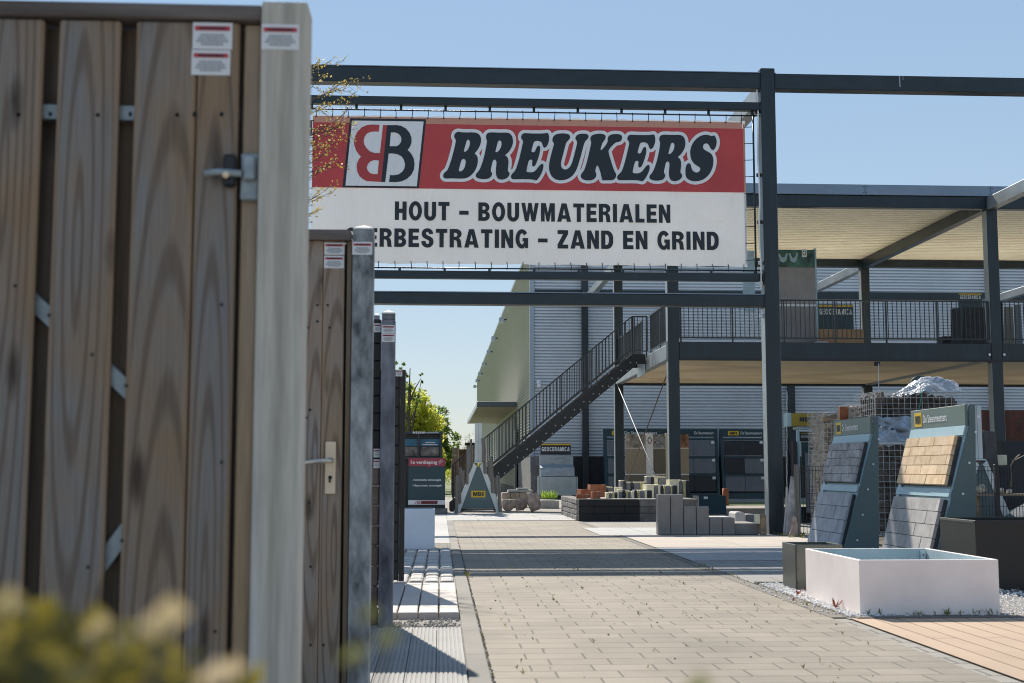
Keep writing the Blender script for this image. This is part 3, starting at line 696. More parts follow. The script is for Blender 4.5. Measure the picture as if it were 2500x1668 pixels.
for z0, z1 in ((b1b, b1t), (PZ(262.5, GY, 1500), PZ(243, GY, 1500)), (PZ(681, GY, 1500), PZ(662, GY, 1500)), (PZ(745, GY, 1500), PZ(717, GY, 1500))):
    MB().box(gx0-.016, GY+.004, z0-.012, gx0-.003, GY+.2, z1+.011).build('end_plate', steel, gt, .002)
MB().box(gx1+.003, GY+.004, b1b-.012, gx1+.016, GY+.2, b1t+.011).build('end_plate', steel, gt, .002)
m_ = MB(); x = PX(2197, GY, 190); m_.box(x-.006, GY+.008, b1b+.06, x+.006, GY+.0115, b1t-.004).box(x+.05, GY+.008, b1t-.07, x+.056, GY+.0115, b1t-.004); m_.build('paint_scratch', zinc, gt)
rz0, rz1 = PZ(272, GY, 1500), PZ(655, GY, 1500)
bz0, bz1 = PZ(643, GY, 1300), PZ(284, GY, 1400); bxl, bxr = PX(758, GY, 430), PX(1826, GY, 430)
xr_ = gx0-.10
for z, zz in ((rz0, PZ(262.5, GY, 1500)), (rz1, PZ(662, GY, 1500))):
    r = MB().tube([(gl, GY+.13, z), (gx0, GY+.13, z)], .012, 8).build('tension_tube', steel, gt)
    for i in range(11):
        x = gl+.3+i*.7
        if x < gx0-.1: MB().box(x-.02, GY+.115, min(z, zz), x+.02, GY+.145, max(z, zz)).build('tube_stub', steel, r)
MB().tube([(xr_, GY+.13, rz1-.05), (xr_, GY+.13, rz0+.05)], .016, 8).build('tension_tube', steel, gt)
MB().tube([(bxl-.22, GY+.13, rz1-.05), (bxl-.22, GY+.13, rz0+.05)], .016, 8).build('tension_tube', steel, gt)
for py in (270, 425, 540, 640, 690, 770):
    z = PZ(py, GY, 1860); MB().box(gx0-.075, GY+.06, z-.03, gx0-.003, GY+.1, z+.03).build('clamp', zinc if py > 600 else black_steel, gt, .008)
# white rope hanging down along the post
MB().tube([(gx0-.05, GY+.06, gTop-.3)]+[(gx0-.045+.012*math.sin(i*1.7), GY+.05, gTop-.4-i*.35) for i in range(10)], .014, 6).build('rope', white, gt)

BY = GY+.14
bn = thing('banner', 'red and white lettered banner laced into the steel gantry', 'banner', ((bxl+bxr)/2, BY, bz0))
nx, nz = 112, 18; vs = []; fs = []
for j in range(nz+1):
    for i in range(nx+1):
        x = bxl+(bxr-bxl)*i/nx; z = bz0+(bz1-bz0)*j/nz
        if j == nz: z += .008*math.cos(i*2*math.pi/4)
        if j == 0: z += .006*math.sin(i*.5)
        vs.append((x, BY+.006*math.sin(i*.35+j*.6), z))
for j in range(nz):
    for i in range(nx): fs.append((j*(nx+1)+i, j*(nx+1)+i+1, (j+1)*(nx+1)+i+1, (j+1)*(nx+1)+i))
cl = MB(); cl.add(vs, fs, 0, True); cl.m = [1 if z >= nz*0.955 else 0 for z in [i//nx for i in range(len(fs))]]
clo = cl.build('cloth', [bannerw, bannerr], bn)
def bq(x0, y0, z0, x1, y1, z1): return MB().add([(x0,y0,z0),(x1,y0,z0),(x1,y0,z1),(x0,y0,z1)], [(0,1,2,3)])
FY = BY-.012                                           # print layers, each a few mm proud
zr0 = PZ(462, GY, 1500); zs0, zs1 = PZ(304, GY, 1500), PZ(289, GY, 1500)
bq(bxl+.012, FY, zr0, bxr-.012, FY+.003, zs0-.001).build('red_field', bannerr, bn)
bq(bxl+.012, FY, zs0, bxr-.05, FY+.003, zs1).build('salmon_strip', banners, bn)
bq(bxr-.035, FY-.001, zr0, bxr-.006, FY+.002, zs1-.02).build('salmon_edge', banners, bn)
bq(bxr-.034, FY-.001, bz0+.03, bxr-.006, FY+.002, zr0-.005).build('pale_edge', bannerw, bn)
def onb(px, py, dy=0.0):
    p = P(px, py, FY-dy); return (p.x, FY-dy, p.z)
lg = 8.2545
def L(u, v): return (830+u/lg, 280+v/lg)
MB().fill([[L(205,72),L(1735,95),L(1590,1485),L(50,1465)]], lambda a, b: onb(a, b, .005)).build('logo_border', inkm, bn)
MB().fill([[L(243,120),L(1685,140),L(1548,1445),L(110,1430)]], lambda a, b: onb(a, b, .009)).build('logo_field', printw, bn)
redB = [[(797,205),(640,200),(540,212),(440,255),(350,345),(300,450),(283,550),(295,640),(330,730),(375,800),(422,845),(380,900),(345,980),(335,1060),(350,1150),(395,1240),(460,1300),(540,1340),(700,1350),(832,1355),(950,212),(868,210),(805,775),(700,775),(600,740),(530,670),(490,600),(478,530),(495,450),(540,385),(610,350),(690,340),(780,345)],
        [(785,925),(690,915),(620,940),(565,990),(540,1060),(550,1110),(590,1165),(650,1195),(700,1200),(760,1198)]]
blkB = [[(950,212),(1150,212),(1230,225),(1330,280),(1405,370),(1440,470),(1440,560),(1415,640),(1365,712),(1430,780),(1485,880),(1503,1000),(1490,1110),(1440,1210),(1350,1295),(1240,1345),(1130,1360),(990,1357),(1008,1220),(1090,1222),(1180,1205),(1255,1155),(1300,1080),(1310,1000),(1290,910),(1240,840),(1160,798),(1060,782),(980,785),(912,1357),(832,1355)],
        [(1025,360),(1110,358),(1180,385),(1225,435),(1240,500),(1225,565),(1185,615),(1130,638),(1000,637)]]
MB().fill([[L(*p) for p in lp] for lp in redB], lambda a, b: onb(a, b, .013)).build('logo_letter', bannerr, bn)
MB().fill([[L(*p) for p in lp] for lp in blkB], lambda a, b: onb(a, b, .013)).build('logo_letter', inkm, bn)
# swash letters of the name, traced as outlines in photo pixels
zB = [[(480,300),(510,240),(570,212),(640,225),(760,232),(960,228),(1050,255),(1105,315),(1125,400),(1112,500),(1075,590),(1030,660),(975,725),(968,738),(1015,775),(1042,840),(1045,920),(1030,1020),(990,1120),(930,1210),(850,1285),(760,1325),(680,1335),(540,1332),(400,1330),(270,1335),(225,1310),(212,1260),(235,1205),(310,1145),(345,1070),(400,920),(450,740),(500,540),(518,440),(515,400),(480,350)],
      [(775,430),(805,398),(840,415),(857,460),(850,540),(820,620),(780,670),(735,698),(708,685),(720,630),(750,520)],
      [(655,885),(700,858),(740,875),(757,930),(750,1000),(725,1080),(680,1140),(630,1168),(590,1155),(590,1110),(620,1000)]]
zR = [[(1240,310),(1260,260),(1320,230),(1400,228),(1560,237),(1740,232),(1820,260),(1870,330),(1888,430),(1875,530),(1830,630),(1770,710),(1705,765),(1702,785),(1750,815),(1775,880),(1780,960),(1770,1050),(1760,1130),(1768,1165),(1800,1190),(1805,1230),(1790,1275),(1745,1320),(1680,1350),(1610,1360),(1540,1345),(1500,1300),(1480,1230),(1475,1120),(1490,1000),(1492,940),(1475,890),(1445,877),(1415,890),(1395,940),(1370,1040),(1352,1130),(1360,1165),(1385,1200),(1385,1240),(1360,1290),(1310,1330),(1220,1348),(1120,1345),(1030,1320),(993,1280),(1000,1220),(1070,1150),(1110,1070),(1170,900),(1220,700),(1262,460),(1258,410),(1240,370)],
      [(1525,450),(1560,417),(1600,435),(1616,490),(1605,570),(1570,640),(1530,685),(1480,708),(1463,690),(1475,640),(1500,540)]]
zE = [[(315,340),(335,275),(385,247),(460,250),(600,257),(780,258),(890,252),(950,238),(975,275),(988,350),(980,440),(950,530),(910,585),(875,598),(845,580),(830,520),(805,465),(760,440),(705,430),(645,440),(615,470),(590,560),(562,665),(570,695),(605,708),(645,690),(665,640),(685,590),(715,550),(745,542),(770,570),(772,650),(755,750),(725,850),(685,960),(645,1035),(605,1050),(580,1020),(580,950),(588,910),(570,882),(540,878),(505,900),(485,950),(460,1060),(440,1160),(460,1180),(560,1188),(630,1170),(690,1115),(745,1035),(795,985),(830,978),(852,1010),(848,1075),(825,1160),(780,1255),(720,1345),(680,1378),(640,1370),(570,1352),(400,1348),(200,1350),(110,1350),(70,1310),(80,1245),(130,1190),(180,1140),(215,1050),(265,880),(315,680),(355,500),(362,440),(350,410),(320,375)]]
zU = [[(1062,400),(1085,325),(1150,275),(1230,257),(1320,254),(1400,258),(1465,280),(1493,330),(1480,380),(1440,425),(1395,475),(1370,560),(1325,740),(1280,900),(1265,980),(1275,1050),(1310,1100),(1370,1120),(1430,1105),(1485,1055),(1525,980),(1560,870),(1600,720),(1640,560),(1658,470),(1645,430),(1615,390),(1620,335),(1665,285),(1740,262),(1810,258),(1885,265),(1925,295),(1932,340),(1905,390),(1860,430),(1830,480),(1800,580),(1755,760),(1705,930),(1655,1090),(1600,1200),(1520,1290),(1420,1350),(1300,1375),(1200,1372),(1110,1340),(1040,1270),(995,1170),(980,1060),(990,960),(1025,800),(1075,610),(1105,510),(1095,475),(1068,445)]]
zK = [[(402,390),(415,335),(460,290),(530,268),(620,263),(710,268),(760,295),(775,340),(755,400),(700,470),(670,550),(648,630),(655,660),(690,635),(750,570),(795,505),(822,445),(818,390),(830,335),(870,295),(940,272),(1020,268),(1100,275),(1150,300),(1168,345),(1155,410),(1110,455),(1040,460),(985,490),(920,555),(865,620),(838,670),(842,715),(870,820),(910,950),(950,1080),(985,1165),(1020,1215),(1025,1265),(1000,1330),(955,1365),(890,1375),(780,1373),(700,1378),(690,1365),(680,1310),(650,1200),(620,1100),(590,1030),(570,1015),(548,1040),(530,1100),(522,1165),(545,1210),(550,1260),(525,1320),(470,1360),(390,1378),(290,1375),(210,1345),(172,1285),(185,1225),(250,1150),(285,1060),(325,920),(375,720),(415,540),(428,470),(418,435)]]
zS = [[(1030,740),(1032,650),(1060,550),(1110,460),(1180,380),(1260,320),(1350,288),(1430,285),(1500,305),(1540,318),(1580,308),(1605,300),(1635,340),(1660,410),(1662,490),(1645,570),(1610,635),(1575,655),(1540,640),(1510,600),(1485,545),(1450,500),(1400,490),(1350,515),(1332,570),(1345,620),(1390,660),(1460,695),(1530,735),(1570,800),(1588,900),(1580,1010),(1545,1130),(1480,1240),(1400,1320),(1300,1375),(1190,1400),(1090,1398),(1000,1365),(945,1320),(920,1260),(915,1170),(920,1070),(945,1000),(985,967),(1020,970),(1045,1010),(1055,1065),(1075,1125),(1120,1175),(1180,1195),(1240,1175),(1275,1120),(1265,1070),(1210,1035),(1140,990),(1085,930),(1045,850)]]
def tr_(loops, x0, fn=lambda x, y: (x, y)): return [[(x0+fn(x, y)[0]/9.8, 300+fn(x, y)[1]/9.8) for x, y in lp] for lp in loops]
def chaikin(lp, n=2):
    for _ in range(n):
        o = []
        for i in range(len(lp)):
            a, b = lp[i], lp[(i+1) % len(lp)]
            o += [(a[0]*.75+b[0]*.25, a[1]*.75+b[1]*.25), (a[0]*.25+b[0]*.75, a[1]*.25+b[1]*.75)]
        lp = o
    return lp
NAME = [tr_(zB, 1060), tr_(zR, 1060), tr_(zE, 1240), tr_(zU, 1240), tr_(zK, 1400),
        tr_(zE, 1400, lambda x, y: (x+973, 275+(y-238)*.987)), tr_(zR, 1580, lambda x, y: (52+(x-993)*.968, 283+(y-228)*.985)), tr_(zS, 1580)]
NAME = [[chaikin(lp, 1) for lp in g] for g in NAME]
# halo: every point nearer than 8 photo pixels to a letter, by distance field and marching squares
gx = np.arange(1066, 1774, 1.5); gy = np.arange(308, 456, 1.5); X_, Y_ = np.meshgrid(gx, gy); D = np.full(X_.shape, 1e9); ins = np.zeros(X_.shape, bool)
for g in NAME:
    lp = g[0]; inl = np.zeros(X_.shape, bool)
    xs = [p[0] for p in lp]; c0 = max(0, np.searchsorted(gx, min(xs)-12)); c1 = np.searchsorted(gx, max(xs)+12); sl2 = np.s_[:, c0:c1]
    xx, yy = X_[sl2], Y_[sl2]; dd = D[sl2].copy(); ii = np.zeros(xx.shape, bool)
    for i in range(len(lp)):
        ax, ay = lp[i]; bx, by = lp[(i+1) % len(lp)]; ex, ey = bx-ax, by-ay; l2 = ex*ex+ey*ey+1e-9
        t = np.clip(((xx-ax)*ex+(yy-ay)*ey)/l2, 0, 1); dd = np.minimum(dd, np.hypot(xx-ax-t*ex, yy-ay-t*ey))
        cr = ((ay > yy) != (by > yy)); ii ^= cr & (xx < (bx-ax)*(yy-ay)/((by-ay) if by != ay else 1e-9)+ax)
    D[sl2] = dd; ins[sl2] |= ii
D[ins] = -1; D -= 8.0
halo = MB()
def lerp(a, b, da, db): t = da/(da-db); return (a[0]+(b[0]-a[0])*t, a[1]+(b[1]-a[1])*t)
for j in range(len(gy)-1):
    i = 0
    while i < len(gx)-1:
        q = [(gx[i],gy[j]),(gx[i+1],gy[j]),(gx[i+1],gy[j+1]),(gx[i],gy[j+1])]; d = [D[j,i],D[j,i+1],D[j+1,i+1],D[j+1,i]]
        k_ = sum(v < 0 for v in d)
        if k_ == 4:
            e = i
            while e+1 < len(gx)-1 and D[j,e+2] < 0 and D[j+1,e+2] < 0: e += 1
            q = [(gx[i],gy[j]),(gx[e+1],gy[j]),(gx[e+1],gy[j+1]),(gx[i],gy[j+1])]
            halo.add([onb(*p, .005) for p in q], [(3,2,1,0)]); i = e+1; continue
        if k_:
            poly = []
            for a in range(4):
                b = (a+1) % 4
                if d[a] < 0: poly.append(q[a])
                if (d[a] < 0) != (d[b] < 0): poly.append(lerp(q[a], q[b], d[a], d[b]))
            halo.add([onb(*p, .005) for p in poly], [tuple(reversed(range(len(poly))))])
        i += 1
halo.build('letter_outline', printw, bn)
for g in NAME: MB().fill(g, lambda a, b: onb(a, b, .010)).build('letter', inkm, bn)
for s, xa, xb, ya, yb in (('HOUT - BOUWMATERIALEN', 964, 1636.5, 492.5, 537.5), ('SIERBESTRATING - ZAND EN GRIND', 843.5, 1754.5, 558, 603)):
    a, b = onb(xa, (ya+yb)/2), onb(xb, (ya+yb)/2+4); zt, zb_ = P(1300, ya+3.4, FY).z, P(1300, yb+3.4, FY).z
    q0 = 0
    for wd_ in s.split(' '):
        m_ = MB(); glyphs(m_, s, lambda u, v: (a[0]+(b[0]-a[0])*u, FY-.004, zb_+(zt-zb_)*v), only=(q0, q0+len(wd_))); m_.build('lettering', inkm, bn); q0 += len(wd_)+1
# elastic ties with eyelets
def tie(p, q, nm='elastic_tie'):
    p, q = Vector(p), Vector(q)
    m_ = MB().tube([p+Vector((0,-.012,0)), (p+q)/2+Vector((.006,-.004,.0)), q+Vector((0,-.012,0))], .0065, 5); m_.disc(p+Vector((0,-.004,0)), .014, n=8, h=.008, mi=1); return m_.build(nm, [black_steel if nm == 'elastic_tie' else zinc, white], bn)
nh = 27
for i in range(nh+1):
    x = bxl+.06+(bxr-bxl-.12)*i/nh
    tie((x, BY, bz1-.03), (x+.01*math.sin(i*2.2), BY, rz0+.02)); tie((x, BY, bz0+.03), (x+.01*math.sin(i*1.3), BY, rz1-.02))
for i in range(9):
    z = bz0+.1+(bz1-bz0-.2)*i/8
    tie((bxr-.02, BY, z), (xr_+.01, BY, z+.01)); tie((bxl+.02, BY, z), (bxl-.22, BY, z))

# ================================================================== NEAR FENCES ON THE LEFT
def sticker(parent, px0, py0, px1, py1, Y):
    a, b = P(px0, py1, Y), P(px1, py0, Y); wd, ht = b.x-a.x, b.z-a.z
    s = MB().box(a.x, Y-.0015, a.z, b.x, Y, b.z).build('sticker', offw, parent)
    t = MB()
    t.box(a.x+wd*.06, Y-.0035, b.z-ht*.30, b.x-wd*.06, Y-.002, b.z-ht*.14, 0)
    for i in range(4):
        ww = (.30, .36, .40, .28)[i]; zc = a.z+ht*(.5-.115*i)
        x = a.x+wd*(.5-ww)
        while x < a.x+wd*(.5+ww):
            l_ = wd*R.uniform(.04, .12); t.box(x, Y-.0035, zc, min(x+l_, a.x+wd*(.5+ww)), Y-.002, zc+ht*.055, 1); x += l_+wd*.02
    for i in range(9): t.box(a.x+wd*(.18+.075*i), Y-.005, b.z-ht*.28, a.x+wd*(.225+.075*i), Y-.0036, b.z-ht*.17, 2)
    t.build('print', [redl, greyt, inkm], s)
# --- first gate, close to the camera
g1y = 2.80
f1 = thing('wooden_gate', 'nearest weathered plank gate with dark gaps between its boards', 'gate', (-1.2, g1y, 0))
tz, bz_ = PZ(10, g1y, 300), .06
xL = -2.15; xS = PX(615, g1y, 800)
MB().box(xL, g1y-.012, tz-.034, xS+.01, g1y+.06, tz).build('top_rail', wood_rail, f1, .004)
edges = [(-420,-270),(-232,-82),(-60,65),(105,259),(300,453),(457,561)]
for a, b in edges:
    MB().box(PX(a, g1y), g1y, bz_, PX(b, g1y), g1y+.02, tz-.037).build('plank', wood1, f1, .005)
for a, b in ((-300,-200),(-100,-40),(45,125),(238,320)):
    MB().box(PX(a, g1y+.05), g1y+.055, bz_, PX(b, g1y+.05), g1y+.075, tz-.037).build('back_plank', wood_back, f1, .004)
MB().box(PX(440, g1y+.05), g1y+.05, bz_, PX(575, g1y+.05), g1y+.085, tz-.037).build('back_stile', wood_back, f1)
MB().box(PX(573, g1y+.01), g1y+.015, .0, PX(618, g1y+.01), g1y+.08, tz-.036).build('stile', wood_stile, f1, .004)
br_ = MB()
br_.box(xL+.05, g1y+.024, PZ(300, g1y), PX(560, g1y), g1y+.05, PZ(266, g1y))
br_.build('strap', bluezinc, f1)
def dbar(a, b):
    p, q = P(*a, g1y+.037), P(*b, g1y+.037); MB().bar(p, q, .026, .034, (0,-1,0) if False else (0,0,1)).build('brace', bluezinc, f1)
dbar((-200, 470), (540, 1165)); dbar((-100, 1850), (540, 985))
nl = MB()
for a, b in edges:
    for px in (a+18, b-20):
        for py in (281, 281+R.uniform(-4, 4)): nl.disc(P(px, py, g1y), .0042, n=8, h=.001)
for px, py in ((37,698),(120,770),(225,866),(308,942),(541,744),(541,1129),(298,1320),(215,1385),(525,1542)): nl.disc(P(px, py, g1y), .0042, n=8, h=.001)
nl.build('nails', black_steel, f1)
sticker(f1, 470, 57, 568, 120, g1y); sticker(f1, 467, 124, 563, 183, g1y)
MB().box(xL, g1y+.09, .03, xS, g1y+.1, tz-.004).build('backing', blackp, f1)
# latch
lt = MB().box(PX(572,g1y), g1y-.004, PZ(497,g1y), PX(617,g1y), g1y+.014, PZ(384,g1y)).build('latch_plate', bluezinc, f1, .003)
MB().box(PX(580,g1y), g1y-.022, PZ(452,g1y), PX(611,g1y), g1y-.005, PZ(392,g1y)).build('latch_keep', bluezinc, lt, .004)
MB().tube([P(500,424,g1y-.02), P(530,420,g1y-.022), P(590,424,g1y-.022)], .008, 8).build('latch_bolt', bluezinc, lt)
MB().box(PX(530,g1y), g1y-.02, PZ(468,g1y), PX(562,g1y), g1y-.001, PZ(390,g1y)).build('latch_body', black_steel, lt, .005)
MB().ball(P(551,427,g1y-.03), .008, None, 0, 8, 6).build('latch_rivet', brassm, lt)
p1 = MB(); pxl, pxr = PX(620, 2.77, 900), PX(737, 2.77, 900)
ptop = PZ(2, 2.77, 690)
p1o = thing('fence_post', 'pale grey squared wooden post beside the nearest gate', 'post', ((pxl+pxr)/2, 2.82, 0))
MB().box(pxl, 2.77, 0, pxr, 2.87, ptop).build('shaft', wood_post, p1o, .007, 2)
sticker(p1o, 638, 61, 731, 121, 2.7698)
# --- second gate with door handle
g2y = 5.72
f2 = thing('wooden_door', 'brown plank garden door with lever handle and cream lock plate', 'door', (-1.3, g2y, 0))
tz = PZ(563, g2y, 800)
MB().box(-2.1, g2y-.03, PZ(588, g2y, 800), PX(857, g2y, 600), g2y+.05, tz).build('top_rail', wood_rail, f2, .004)
MB().box(PX(841, g2y, 1100), g2y+.01, 0, PX(853, g2y, 1100), g2y+.06, PZ(588, g2y)-.001).build('stile', wood_stile, f2, .003)
x = PX(835, g2y, 1100)
for i in range(8):
    MB().box(x-.094, g2y, .04, x, g2y+.022, PZ(592, g2y)).build('plank', wood2, f2, .004); x -= .0965
MB().box(-1.9, g2y+.03, .3, PX(830, g2y), g2y+.06, .4).box(-1.9, g2y+.03, 1.6, PX(830, g2y), g2y+.06, 1.7).build('cross_rail', wood_back, f2)
MB().box(-1.9, g2y+.061, .05, PX(856, g2y), g2y+.07, PZ(594, g2y)).build('backing', blackp, f2)
lp_ = MB().box(PX(794, g2y), g2y-.012, PZ(1206, g2y), PX(820, g2y), g2y, PZ(1079, g2y)).build('lock_plate', brassm, f2, .012, 3)
MB().tube([P(809,1124,g2y-.0), P(809,1124,g2y-.05), P(800,1125,g2y-.055), P(738,1130,g2y-.055)], .0115, 10).build('lever_handle', M('satin_nickel', (.62,.58,.52), .35, .7, .08, 20), lp_)
MB().disc(P(806,1166,g2y-.012), .009, n=12, h=.002).box(P(806,1166,g2y).x-.004, g2y-.016, P(806,1166,g2y).z-.022, P(806,1166,g2y).x+.004, g2y-.012, P(806,1166,g2y).z).build('keyhole', black_steel, lp_)
nl = MB()
for px, py in ((775,745),(800,745),(775,785),(752,800),(805,800),(757,1001),(748,1020),(755,1228),(758,1384),(758,1575),(790,1575)): nl.disc(P(px, py, g2y), .006, n=8, h=.001)
nl.build('nails', black_steel, f2)
sticker(f2, 792, 593, 841, 622, g2y-.0005); sticker(f2, 791, 625, 840, 655, g2y-.0005)
def cpost(name, label, px0, px1, Y, py_sh, py_ap, mat, dep=.1, cap=True, collar=None):
    a, b = PX(px0, Y, 900), PX(px1, Y, 900)
    r = thing(name, label, 'post', ((a+b)/2, Y+dep/2, 0))
    zs, zt = PZ(py_sh, Y, px0), PZ(py_ap, Y, px0)
    if collar is None: MB().box(a, Y, 0, b, Y+dep, zs).build('shaft', mat, r, .006, 2)
    else:
        zc = PZ(collar, Y, px0); MB().box(a, Y, 0, b, Y+dep, zc).build('shaft', mat, r, .006, 2)
        MB().box(a+.003, Y+.003, zc+.001, b-.003, Y+dep-.003, zs).build('neck', mat, r, .004)
    if cap:
        cx, cyy = (a+b)/2, Y+dep/2
        MB().add([(a,Y,zs+.001),(b,Y,zs+.001),(b,Y+dep,zs+.001),(a,Y+dep,zs+.001),(a+.004,Y+.004,zs+.01),(b-.004,Y+.004,zs+.01),(b-.004,Y+dep-.004,zs+.01),(a+.004,Y+dep-.004,zs+.01),(cx,cyy,zt)],
            [(3,2,1,0),(0,1,5,4),(1,2,6,5),(2,3,7,6),(3,0,4,7),(4,5,8),(5,6,8),(6,7,8),(7,4,8)]).build('cap', capm, r)
    return r
p2 = cpost('fence_post', 'mottled grey concrete post with pointed cap beside the handled door', 857, 909, 5.68, 560, 545, stonep)
sticker(p2, 860, 591, 909, 622, 5.6795)
p3 = cpost('fence_post', 'dark slate post with stepped pointed neck and two stickers', 930, 964, 8.26, 766, 754, stonepd, .095, True, 780)
sticker(p3, 932, 794, 964, 814, 8.2595); sticker(p3, 932, 815, 964, 835, 8.2595)
p4 = cpost('fence_post', 'grey post with pointed cap just left of the slate post', 911, 926, 8.42, 772, 762, stonep, .09, True, 781)
# --- third panel: black top, brown sleepers below
f3 = thing('board_fence', 'fence panel of black boards over stacked brown sleepers', 'fence', (-1.0, 8.3, 0))
xr3 = PX(929, 8.3, 900)
for i in range(8): MB().box(-2.0, 8.3, PZ(1095, 8.3)+.001+i*.114, xr3, 8.34, PZ(1095, 8.3)+i*.114+.112 if i < 7 else PZ(782, 8.3)).build('black_board', blackp, f3, .004)
zb = PZ(1138, 8.3); nsl = 8
for i in range(nsl): MB().box(-2.0, 8.29, .0+i*zb/nsl+.004, xr3, 8.35, (i+1)*zb/nsl-.004).build('sleeper', sleeper, f3, .008)
MB().box(-2.0, 8.31, zb-.01, xr3, 8.34, PZ(1095, 8.3)).build('dark_gap', blackp, f3)
MB().box(-2.0, 8.341, zb, xr3, 8.35, PZ(782, 8.3)-.01).build('backing', blackp, f3)
sticker(f3, 913, 790, 929, 811, 8.2995); sticker(f3, 912, 1096, 927, 1117, 8.2995); sticker(f3, 912, 1122, 927, 1143, 8.285)
# --- fourth panel: dark composite
f4 = thing('composite_fence', 'dark brown composite fence panel hovering just above the cobbles', 'fence', (-1.0, 10.97, .06))
xr4 = PX(989, 10.97, 1100); zt4, zb4 = PZ(903, 10.97, 980), .062
MB().box(xr4-.045, 10.95, zb4, xr4, 11.0, zt4).build('end_post', compo, f4, .005, 2)
MB().box(xr4-.058, 10.958, zb4, xr4-.047, 10.995, zt4-.004).build('post_groove', blackp, f4)
for i in range(11): MB().box(-2.0, 10.96, zb4+.01+i*(zt4-zb4)/11, xr4-.058, 10.985, zb4+(i+1)*(zt4-zb4)/11-.001).build('board', compo, f4, .002)
MB().box(-2.0, 10.986, zb4+.005, xr4-.047, 10.992, zt4-.006).build('backing', blackp, f4)
MB().box(-2.02, 10.95, zb4+.0, -1.98, 11.0, zt4).box(-2.0, 10.955, 0.0, -1.97, 10.99, zb4).build('end_post', compo, f4)
sticker(f4, 966, 905, 982, 919, 10.9495)

# ================================================================== LEFT MIDDLE GROUND
def hollow_box(x0, y0, x1, y1, z0, z1, t=.03, depth=.5, lip=0.0):
    m = MB(); zi = max(z0+.02, z1-depth)
    m.add([(x0,y0,z0),(x1,y0,z0),(x1,y1,z0),(x0,y1,z0),(x0,y0,z1),(x1,y0,z1),(x1,y1,z1),(x0,y1,z1),
           (x0+t,y0+t,z1),(x1-t,y0+t,z1),(x1-t,y1-t,z1),(x0+t,y1-t,z1),(x0+t,y0+t,zi),(x1-t,y0+t,zi),(x1-t,y1-t,zi),(x0+t,y1-t,zi)],
          [(0,3,2,1),(0,1,5,4),(1,2,6,5),(2,3,7,6),(3,0,4,7),(4,5,9,8),(5,6,10,9),(6,7,11,10),(7,4,8,11),(8,9,13,12),(9,10,14,13),(10,11,15,14),(11,8,12,15),(12,13,14,15)])
    for i in range(9, 14): m.m[i] = 1
    return m
wc = hollow_box(PX(1061,16.1,1300)-.5, 16.1, PX(1061,16.1,1300), 16.6, .012, PZ(1243,16.1,1030), .02, .3)
solo(wc, 'cube_planter', [M('pale_blue_white', (.80,.83,.88), .5, 0, .05, 4), bluezinc], 'white cube planter standing on the left behind the cobbles', 'planter', None, .004)
# direction sign
sy = 29.4
sg = thing('direction_sign', 'dark petrol sign with maroon header reading 1e verdieping', 'sign', ((PX(997,sy)+PX(1087,sy))/2, sy, 0))
sa, sb = PX(997,sy,1180), PX(1087,sy,1180)
MB().box(sa, sy, PZ(1221,sy), sb, sy+.08, PZ(1139,sy)).build('panel', petrol, sg)
MB().box(sa, sy-.004, PZ(1138.5,sy), sb, sy+.08, PZ(1119,sy)).build('header', maroon, sg)
xm = PX(1047,sy); MB().fill([[(xm-.05,PZ(1139,sy)),(xm,PZ(1143,sy)),(xm+.05,PZ(1139,sy))]], lambda a,b:(a,sy-.003,b)).build('pointer', maroon, sg)
MB().box(sa, sy, PZ(1232,sy), sb, sy+.08, PZ(1221.3,sy)).build('white_strip', offw, sg)
MB().box(sa, sy, PZ(1241,sy), sb, sy+.08, PZ(1232.3,sy)).build('black_strip', blackp, sg)
MB().box(PX(985,sy), sy-.15, 0.012, PX(1093,sy), sy+.3, PZ(1241.3,sy)).build('foot', aggreg, sg, .01)
m_ = MB()
for s, a, b, y0, y1, of in (('1e verdieping',1003,1067,1132.5,1124.5,.016),('- Keramische terrastegels',1006,1077,1174,1169,.012),('- Natuursteen terrastegels',1006,1079.5,1187.5,1182.5,.012)):
    m_ = MB(); btext(m_, s, plane_fn((PX(a,sy),sy-.006,PZ(y0,sy)), XA, ZA, PX(b,sy)-PX(a,sy), PZ(y1,sy)-PZ(y0,sy)), of); m_.build('lettering', offw, sg)
m_ = MB()
x0_, z0_ = PX(1071.5,sy), PZ(1133.5,sy); u_ = .021
for i in range(4): m_.box(x0_+i*u_, sy-.006, z0_+i*u_, x0_+(i+1)*u_, sy-.005, z0_+i*u_+.008); m_.box(x0_+(i+1)*u_-.008, sy-.0062, z0_+i*u_, x0_+(i+1)*u_, sy-.0052, z0_+(i+1)*u_)
for i in range(3): m_.bar((x0_-.01+i*u_, sy-.006, z0_+.04+i*u_), (x0_+.012+i*u_, sy-.006, z0_+.06+i*u_), .002, .01)
m_.build('stair_symbol', offw, sg)
